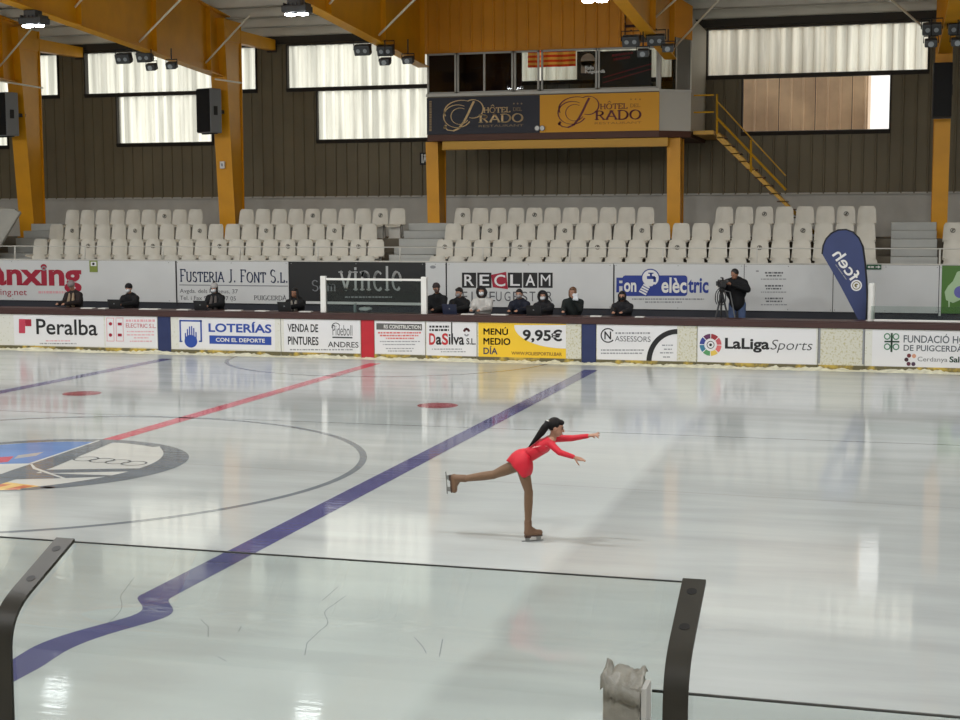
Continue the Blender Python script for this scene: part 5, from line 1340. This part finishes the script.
# things on the counter
def laptop(x, y0, y1, lab, m=M_dark, dd=.13):
    d = BD + dd; c = P(x, y1, d); w = .34
    X = c.x; h = min(.24, max(.18, P(x, y0, d).z - ZC))
    t = thing('laptop', lab, 'laptop', (X, d, ZC), 'laptops on the counter')
    q = MB(); q.bbox(X-w/2, X+w/2, d-.01, d+.13, ZC, ZC+.018, .005); b = q.build('keyboard_base', m, t)
    q = MB(); q.prism([(X-w/2, d-.012, ZC+.015), (X+w/2, d-.012, ZC+.015), (X+w/2, d-.075, ZC+h), (X-w/2, d-.075, ZC+h)], (0, .012, 0)); q.build('lid', m, t)
    q = MB(); q.prism([(X-w/2+.015, d+.002, ZC+.03), (X+w/2-.015, d+.002, ZC+.03), (X+w/2-.015, d-.058, ZC+h-.012), (X-w/2+.015, d-.058, ZC+h-.012)], (0, .001, 0)); q.build('screen', M_char, t)
    q = MB(); q.quad((X-.015, d-.045, ZC+h*.5), (X+.015, d-.045, ZC+h*.5), (X+.015, d-.053, ZC+h*.62), (X-.015, d-.053, ZC+h*.62)); q.build('lid_badge', M_grey, t)
laptop(115, 298, 306, 'black laptop in front of the black-capped person'); laptop(201, 298, 307, 'black laptop in front of the person in the bobble hat'); laptop(285, 299, 308, 'black laptop in front of the long-haired person')
laptop(450, 300, 312, 'dark navy laptop between the two black coats', mat('navy_laptop', (26, 34, 58), .4)); laptop(534, 302, 314, 'black laptop between the navy coat and the dark hood')
def sheet(x, w, lab, dd=.16, ang=.1):
    d = BD+dd; c = P(x, 310, d); t = MB(); Rz = Matrix.Rotation(ang, 3, 'Z')
    V = [Vector((c.x, d, ZC+.001)) + Rz @ Vector((a, b, 0)) for a, b in ((-w/2, -.1), (w/2, -.1), (w/2, .1), (-w/2, .1))]
    t.prism(V, (0, 0, .018)); o = t.build('paper_sheets', M_white); tag(o, lab, 'paper', 'papers on the counter')
for x, w, lab, a in ((88, .3, 'white papers on the counter right of the bowed person', .1), (104, .22, 'white papers on the counter left of the first laptop', -.1), (150, .5, 'white papers on the counter right of the black-capped person', .05), (184, .3, 'white papers on the counter left of the bobble-hat person', 0),
                     (234, .4, 'white papers on the counter right of the bobble-hat person', .1), (262, .3, 'white papers on the counter left of the third laptop', -.1), (306, .3, 'white papers on the counter beside the left shield post', .1), (468, .3, 'white papers on the counter left of the white coat', .1), (500, .36, 'white papers on the counter right of the white coat', -.1), (596, .25, 'white papers on the counter left of the black-masked person', .1), (640, .2, 'white papers on the counter right of the black-masked person', 0)):
    sheet(x, w, lab, .18, a)
t = thing('water_bottle', 'clear plastic water bottle on the counter behind the framed shield', 'bottle', (P(355, 309, BD+.3).x, BD+.3, ZC))
c = t.location; m_ = MB(); m_.lathe([(.034, 0), (.036, .02), (.036, .15), (.03, .18), (.014, .205), (.014, .215)], tuple(c), 14); m_.build('bottle_body', mat('clear_plastic', (150, 160, 164), .2), t); m_ = MB(); m_.lathe([(.016, .215), (.016, .235)], tuple(c), 12); m_.build('cap', M_white, t)
m_ = MB(); c = P(365, 309.5, BD+.3); m_.ball((c.x, BD+.32, ZC+.082), (.17, .10, .055), 18, 10); r_ = remesh(m_, .012, 1); r_.v = [tuple(Vector(v) + Vector((0, 0, .018*mnoise.noise(Vector(v)*14)))) for v in r_.v]; o = r_.build('crumpled_bag', M_mask, None, True, 180); tag(o, 'crumpled white bag on the counter behind the framed shield', 'bag')

# ------------------------------------------------------------------ the skater
DSK = G(532, 541).y
def J(u, v, dd=0.0): return P(430+u/4.5, 400+v/4.5, DSK+dd)
M_tights = mat('tan_tights', (112, 84, 60), .55, noise=(14, .08)); M_sskin = mat('skater_skin', (160, 118, 96), .5)
M_dress = mat('red_dress', (198, 16, 42), .55, noise=(10, .12)); M_shair = mat('skater_black_hair', (12, 9, 9), .65, spec=.25)
root = J(462, 634); root.z = 0
t = thing('person', 'figure skater in a red dress gliding on one leg with arms stretched forward', 'person', (root.x, root.y, 0))
B = MB()
pel, mid, chs, nek, hd = J(413, 262), J(458, 240), J(510, 206), J(549, 172), J(568, 124)
hip1, kn1, an1 = J(412, 285, -.045), J(444, 412, -.03), J(441, 562, -.02)
hip2, kn2, an2 = J(400, 289, .05), J(287, 336, .07), J(145, 355, .07)
B.ball(pel, (.084, .095, .084), 18, 12); B.cap(pel, mid, .078, .062, 16); B.cap(mid, chs, .062, .068, 16)
for s_ in (-1, 1): B.cap(chs+Vector((0, s_*.04, 0)), J(545, 185, s_*.085), .062, .045, 14)
B.cap(chs, nek, .07, .045, 14); B.cap(nek, hd, .036, .036, 12)
for h_, k_, a_ in ((hip1, kn1, an1), (hip2, kn2, an2)):
    B.cap(h_, h_.lerp(k_, .5), .072, .060, 16); B.cap(h_.lerp(k_, .5), k_, .061, .043, 16)
    calf = k_.lerp(a_, .32) 
    B.cap(k_, calf, .046, .046, 16); B.cap(calf, a_, .046, .032, 16)
# head: face towards the right of the picture, slightly down
hs = .80
RH = Matrix.Rotation(radians(94), 3, 'Z') @ Matrix.Rotation(radians(14), 3, 'X')
head_parts(B, hd, RH, hs)
def hand(mb, el, wr, spread, palm_n, curl):
    f = (wr-el).normalized(); l = Vector(spread).normalized(); n_ = Vector(palm_n).normalized()
    pe = wr + f*.064
    for k in range(4):
        o = l*(k-1.5)*.0135; mb.cap(wr + o*.6, pe + o, .0115, .0105, 10)
        L = (.058, .066, .062, .050)[k]; sp = l*(k-1.5)*.010; c_ = curl[k]
        j1 = pe + o + f*L*.45 + sp*.5 + n_*c_*.4*L; j2 = j1 + f*L*.4 + sp*.4 + n_*c_*.8*L
        mb.cap(pe+o, j1, .0088, .0078, 8); mb.cap(j1, j2, .0078, .0066, 8)
    b0 = wr + f*.016 - l*.014; b1 = b0 + f*.026 - l*.016 + n_*.024; b2 = b1 + f*.026 + n_*.020 - l*.002
    mb.cap(b0, b1, .0115, .0092, 8); mb.cap(b1, b2, .0090, .0072, 8)
sL, eL, wL = J(556, 174, .105), J(640, 172, .15), J(714, 161, .13)
sR, eR, wR = J(540, 196, -.105), J(584, 236, -.15), J(648, 257, -.13)
for a, b, c in ((sL, eL, wL), (sR, eR, wR)): B.cap(a, b, .034, .029, 12); B.cap(b, c, .028, .019, 12)
hand(B, eL, wL, (.25, -1, -.25), (0, .1, -1), (-.10, -.02, .15, .45)); hand(B, eR, wR, (.2, 1, .35), (0, -.1, -1), (-.25, .0, .1, .35))
body = remesh(B, .0055, 3)
ob = body.build('body', [M_sskin, M_tights], t, True, 180)
legz = J(400, 300).z
loc = Vector(t.location)
for p in ob.data.polygons:
    c = p.center + loc
    if c.z < legz or c.x < J(398, 300).x: p.material_index = 1
# dress: bodice, sleeves, short skirt over both thighs
D = MB()
D.ball(J(415, 264), (.092, .118, .090), 18, 12); D.cap(J(420, 260), mid, .086, .072, 18); D.cap(mid, chs, .074, .080, 18)
for s_ in (-1, 1): D.cap(chs+Vector((0, s_*.04, 0)), J(543, 188, s_*.085), .070, .050, 14)
D.cap(chs, J(536, 182), .078, .052, 14)
for a, b, c in ((sL, eL, wL), (sR, eR, wR)): D.cap(a, b, .040, .033, 14); D.cap(b, b.lerp(c, .93), .032, .0245, 14)
remesh(D, .0065, 3).build('dress', M_dress, t, True, 180)
# short flared skirt: rings from the waist to a wavy hem, pulled out behind by the lifted leg
waist = [J(440+u, 236+v, y) for u, v, y in ((-14, -20, 0), (-14, -14, -.075), (-4, 2, -.10), (8, 16, -.085), (17, 26, -.02), (10, 20, .085), (-2, 4, .10), (-12, -14, .075))]
hem = [J(*q) for q in ((347, 271, .04), (364, 283, -.075), (388, 312, -.135), (418, 344, -.125), (449, 338, -.03), (438, 334, .10), (396, 300, .15), (358, 276, .12))]
wn_, sk, rows_ = len(waist), MB(), 7
def crv(p, f):          # closed smooth curve through the ring points
    n = len(p); i = int(f*n) % n; u = f*n - int(f*n); p0, p1, p2, p3 = p[i-1], p[i], p[(i+1) % n], p[(i+2) % n]
    return .5*((2*p1) + (p2-p0)*u + (2*p0-5*p1+4*p2-p3)*u*u + (3*p1-p0-3*p2+p3)*u**3)
nc = 48; ctr_ = J(415, 262)
for j in range(rows_+1):
    f = j/rows_
    for k in range(nc):
        a_, b_ = crv(waist, k/nc), crv(hem, k/nc); q_ = a_.lerp(b_, f); o_ = (q_ - ctr_)
        sk.v.append(tuple(q_ + o_.normalized()*(.034*sin(pi*f*.9) + .004*f*sin(k*pi/4))))
for j in range(rows_):
    for k in range(nc): sk.f.append((j*nc+k, j*nc+(k+1) % nc, (j+1)*nc+(k+1) % nc, (j+1)*nc+k)); sk.m.append(0)
so_ = sk.build('skirt', M_dress, t, True, 180); md = so_.modifiers.new('thick', 'SOLIDIFY'); md.thickness = .004
m_ = MB(); m_.tube([J(462, 214, -.085), J(500, 206, -.105), J(540, 207, -.125)], .006, 6); m_.build('dress_trim', mat('pale_pink_trim', (226, 150, 150), .5), t, True)
m_ = MB(); m_.ball(hd + RH @ Vector((0, .024, .026)), (.070, .077, .076), 18, 12, 0, RH); m_.ball(J(530, 104), (.036, .036, .036), 14, 10)
m_.ball(hd + RH @ Vector((0, -.028, .062)), (.052, .042, .03), 12, 8, 0, RH)
m_.tube([J(534, 102, -.03), J(518, 122, -.05), J(502, 146, -.06), J(480, 172, -.06), J(444, 212, -.05)], [.030, .040, .038, .027, .006], 12)
remesh(m_, .006, 3).build('hair', M_shair, t, True, 180)
m_ = MB(); m_.tube([J(530, 92, -.03), J(541, 101, -.045), J(548, 106, -.03)], .008, 8); m_.build('hair_clip', mat('silver_clip', (216, 214, 210), .25, metal=.6), t, True)
for s_ in (-1, 1): m_ = MB(); m_.ball(hd + RH @ (Vector((s_*.030, -.082, .008))*hs), (.010, .006, .007), 10, 8, 0, RH); m_.build('eye', M_eye, t, True)
for s_ in (-1, 1): m_ = MB(); m_.cap(hd + RH @ (Vector((s_*.018, -.086, .027))*hs), hd + RH @ (Vector((s_*.046, -.076, .026))*hs), .003, .003, 6); m_.build('eyebrow', M_shair, t, True)
m_ = MB(); m_.cap(hd + RH @ (Vector((-.018, -.094, -.062))*hs), hd + RH @ (Vector((.018, -.094, -.062))*hs), .006, .006, 8); m_.build('lips', mat('lips', (158, 70, 74), .5), t, True)
# skates
M_boot = mat('tan_boot_cover', (108, 80, 58), .55, noise=(12, .1)); M_sole = mat('dark_sole', (64, 44, 34), .5)
def skate(an, heel, toe, up, leg):
    """heel and toe are points on the sole; up leads from sole to ankle"""
    f = (toe-heel).normalized(); up = (up - f*up.dot(f)).normalized(); L = (toe-heel).length
    b = MB(); b.cap(an + leg*.035, heel + up*.060 + f*.035, .040, .040, 14); b.cap(heel+up*.038+f*.028, toe+up*.032-f*.03, .039, .032, 14); b.cap(heel+up*.075+f*.05, toe+up*.032-f*.06, .036, .026, 14)
    r = remesh(b, .006, 2).build('skate_boot', M_boot, t, True, 180)
    w = f.cross(up).normalized()
    s = MB()
    s.prism([heel + w*.026*a + f*c for a, c in ((-1, .0), (1, .0), (1.1, L*.35), (1.25, L*.7), (.7, L*.98), (-.7, L*.98), (-1.25, L*.7), (-1.1, L*.35))], up*.012); s.prism([heel + w*.024*a + f*c for a, c in ((-1, 0), (1, 0), (1, L*.30), (-1, L*.30))], -up*.014); s.build('sole', M_sole, r)
    k = MB()
    k.prism([heel - up*.052 - f*.035, heel - up*.052 + f*(L+.0), heel - up*.047 + f*(L+.012), heel - up*.038 + f*(L+.004), heel - up*.040 + f*(L*.98), heel - up*.042 - f*.035], w*.004)
    for c in (L*.14, L*.78): k.prism([heel - up*.045 + f*(c-.02), heel - up*.045 + f*(c+.02), heel + f*(c+.032), heel + f*(c-.028)], w*.004)
    k.box(0, 0, 0, 0, 0, 0) if False else None
    k.build('blade', M_steel, r)
fw = .0515
h1 = J(427, 628, -.045); t1 = J(506, 618, .05); h1.z = fw + .002; t1.z = fw + .002
skate(an1, h1, t1, Vector((0, 0, 1)), (kn1-an1).normalized())
h2 = J(92, 337, .07); t2 = J(97, 418, .07)
skate(an2, h2, t2, an2 - h2.lerp(t2, .2), (kn2-an2).normalized())

# ------------------------------------------------------------------ near side: bent clear shield, posts, near boards
DG0 = 2.0
zt = P(380, 563, 2.195).z; zb = P(12, 628, DG0).z; zb2 = P(676, 662, DG0).z; zbend = (zb+zb2)/2
print('shield z', zt, zb, zb2)
def prof(n=40):
    """centre line (depth, height) of the bent sheet: upright, a tight curve, then leaning over the ice"""
    a = Vector((DG0, 1.15)); top = Vector((2.195, zt)); ben = Vector((DG0, zbend))
    e = (top-ben).normalized(); L = .15; a1 = atan2(e.y, e.x); N_ = 80
    pts = [Vector((0, 0))]; sm = lambda u: u*u*u*(u*(u*6-15)+10)
    for k in range(N_):                     # the turn eases in and out
        th = pi/2 + (a1-pi/2)*sm((k+.5)/N_); pts.append(pts[-1] + Vector((cos(th), sin(th)))*L/N_)
    D = pts[-1]; v = D.x/e.x; u = D.y - v*e.y
    p0 = ben - Vector((0, u)); p1 = p0 + D
    out = [a.lerp(p0, k/120) for k in range(120)] + [p0 + q for q in pts]
    return out + [p1.lerp(top, (k+1)/40) for k in range(40)]
PR = prof()
M_acryl = solid_glass('clear_acrylic', (247, 250, 249), 1.49)
def sheet_mesh(xa, xb, pr, th):
    m_ = MB(); n = len(pr); L = []; R_ = []
    for i, p in enumerate(pr):
        tn = (pr[min(i+1, n-1)] - pr[max(i-1, 0)]).normalized(); nm = Vector((-tn.y, tn.x))
        L.append(p + nm*th(i/(n-1))/2); R_.append(p - nm*th(i/(n-1))/2)
    loop = L + R_[::-1]
    pa = [(xa, q.x, q.y) for q in loop]; pb = [(xb, q.x, q.y) for q in loop]; N_ = len(loop)
    m_.add(pa + pb, [tuple([i, (i+1) % N_, (i+1) % N_ + N_, i+N_]) for i in range(N_)], 0)
    for i in range(n-1):
        for o in (0, N_): m_.add([], [], 0); m_.f.append((o+i, o+i+1, o+N_-2-i, o+N_-1-i)); m_.m.append(0)
    return m_
xa = P(14, 680, DG0).x; xb = P(660, 705, DG0).x
tt = thing('bent_shield', 'clear acrylic shield with its upper edge bent over the ice, between the two dark posts', 'shield', ((xa+xb)/2, DG0, 1.15))
sheet_mesh(xa-.002, xb+.008, PR, lambda u: .004).build('clear_sheet', M_acryl, tt, True, 60)
m_ = MB(); top = PR[-1]; m_.box(xa-.002, xb+.008, top.x-.0018, top.x+.0018, top.y+.0005, top.y+.003); m_.build('edge', mat('dark_sheet_edge', (92, 94, 92), .5), tt)
xl2 = xa - .012
tl = thing('bent_shield', 'clear acrylic shield with bent upper edge left of the left dark post', 'shield', (xl2-.5, DG0, 1.15))
sheet_mesh(xl2-1.1, xl2, PR, lambda u: .004).build('clear_sheet', M_acryl, tl, True, 60)
m_ = MB(); m_.box(xl2-1.1, xl2, top.x-.0018, top.x+.0018, top.y+.0005, top.y+.003); m_.build('edge', MATS['dark_sheet_edge'], tl)
def post(xc, w, lab):
    t = thing('shield_post', lab, 'post', (xc, DG0, 1.1), 'dark steel posts of the near shield')
    n = len(PR); m_ = MB(); A_, B_ = [], []
    for i, p in enumerate(PR):
        tn = (PR[min(i+1, n-1)] - PR[max(i-1, 0)]).normalized(); nm = Vector((-tn.y, tn.x)); A_.append(p + nm*.0035); B_.append(p + nm*.0095)
    loop = A_ + B_[::-1]; N_ = len(loop)
    m_.add([(xc-w/2, q.x, q.y) for q in loop] + [(xc+w/2, q.x, q.y) for q in loop], [(i, (i+1) % N_, (i+1) % N_+N_, i+N_) for i in range(N_)])
    for i in range(n-1):
        for o in (0, N_): m_.f.append((o+i, o+i+1, o+N_-2-i, o+N_-1-i)); m_.m.append(0)
    m_.build('post_bar', mat('dark_post_steel', (58, 56, 49), .45, metal=.0, noise=(20, .1)), t)
    top = PR[-1]; e = (PR[-1]-PR[-3]).normalized(); nm = Vector((-e.y, e.x))
    for s_ in (.032, .118):
        k = len(PR)-1; L_ = s_
        while L_ > (PR[k]-PR[k-1]).length: L_ -= (PR[k]-PR[k-1]).length; k -= 1
        e = (PR[k]-PR[k-1]).normalized(); nm = Vector((-e.y, e.x)); p = PR[k] - e*L_ + nm*.0094
        q0 = Vector((xc, p.x, p.y)); n3 = Vector((0, nm.x, nm.y))
        m_ = MB(); m_.tube([q0, q0+n3*.0006], [.0080, .0080], 14); m_.build('screw_hole', M_dark, t)
    return t
post(P(6, 700, DG0).x, .036, 'dark bent steel post with two screws at the left edge of the picture')
post(P(676, 700, DG0).x, .036, 'dark bent steel post with two screws at the lower right')
# flat lower panel to the right and the taped channel beside the post
DL = 2.02
zl = P(800, 705, DL).z; x0 = P(652, 693, DL).x
t = thing('flat_shield', 'lower flat clear shield continuing to the right of the dark post', 'shield', (x0+.8, DL, 1.15))
m_ = MB(); m_.box(x0, x0+1.9, DL, DL+.006, 1.15, zl); m_.build('clear_sheet', M_acryl, t)
m_ = MB(); m_.box(x0, x0+1.9, DL+.001, DL+.005, zl+.0004, zl+.0028); m_.build('edge', MATS['dark_sheet_edge'], t)
DT = 1.86
a, b = P(602, 705, DT), P(648, 705, DT); zt2 = P(625, 687, DT).z
t = thing('taped_channel', 'post end wrapped in crumpled grey tape at the bottom of the picture', 'post', ((a.x+b.x)/2, DT, 1.1))
M_tape = mat('grey_tape', (158, 156, 146), .45, noise=(40, .15), bump=(45, .5, .01))
m_ = MB(); m_.bbox(a.x, b.x-.012, DT, DT+.06, 1.1, zt2, .006); m_.build('channel', M_tape, t)
m_ = MB(); nn = 14; rn = random.Random(11); V = []
for j in range(6):
    for i in range(nn+1):
        u = i/nn; x = a.x-.002 + (b.x-a.x-.008)*u; y = DT-.003 + .066*j/5
        z = zt2 + .004 + .012*abs(mnoise.noise((u*5, j*.6, 1)))*1.6 + (.010 if i in (0, 1) else 0) - .012*(u if j < 2 else 0) 
        V.append((x, y, z))
m_.add(V, [(j*(nn+1)+i, j*(nn+1)+i+1, (j+1)*(nn+1)+i+1, (j+1)*(nn+1)+i) for j in range(5) for i in range(nn)])
V2 = []
for i in range(nn+1):
    p = V[i]; V2 += [p, (p[0], DT-.004, p[2]-.02-.010*mnoise.noise((i*.9, 4, 2)))]
m_.add(V2, [(2*i, 2*i+1, 2*i+3, 2*i+2) for i in range(nn)])
o = m_.build('crumpled_tape', M_tape, t, True, 180); md = o.modifiers.new('thick', 'SOLIDIFY'); md.thickness = .0012
m_ = MB(); m_.box(b.x-.011, b.x-.004, DT+.01, DT+.05, 1.1, zt2-.004); m_.build('edge_strip', M_white, t)
m_ = MB(); m_.box(XA, XB, 1.7, 2.05, 0, 1.12); ob = struct('wall_near_boards', m_, M_boardw); tag(ob, 'near rink boards below the picture', kind='structure')
# small dark scuffs on the ice seen through the shield
m_ = MB()
# ------------------------------------------------------------------ daylight and render settings
for extra in (proto, plain):
    pass
w = bpy.data.worlds.new('overcast'); S.world = w; w.use_nodes = True
bg = w.node_tree.nodes['Background']; bg.inputs['Color'].default_value = (.93, .97, 1.0, 1); bg.inputs['Strength'].default_value = 1.5
S.view_settings.view_transform = 'Standard'; S.view_settings.look = 'None'; S.view_settings.gamma = 1; S.view_settings.use_curve_mapping = False
S.view_settings.exposure = 0.0
S.cycles.use_denoising = True
S.cycles.max_bounces = 10; S.cycles.transparent_max_bounces = 16; S.cycles.diffuse_bounces = 4; S.cycles.glossy_bounces = 4; S.cycles.transmission_bounces = 8
S.cycles.caustics_reflective = False; S.cycles.caustics_refractive = False
S.cycles.sample_clamp_indirect = 6
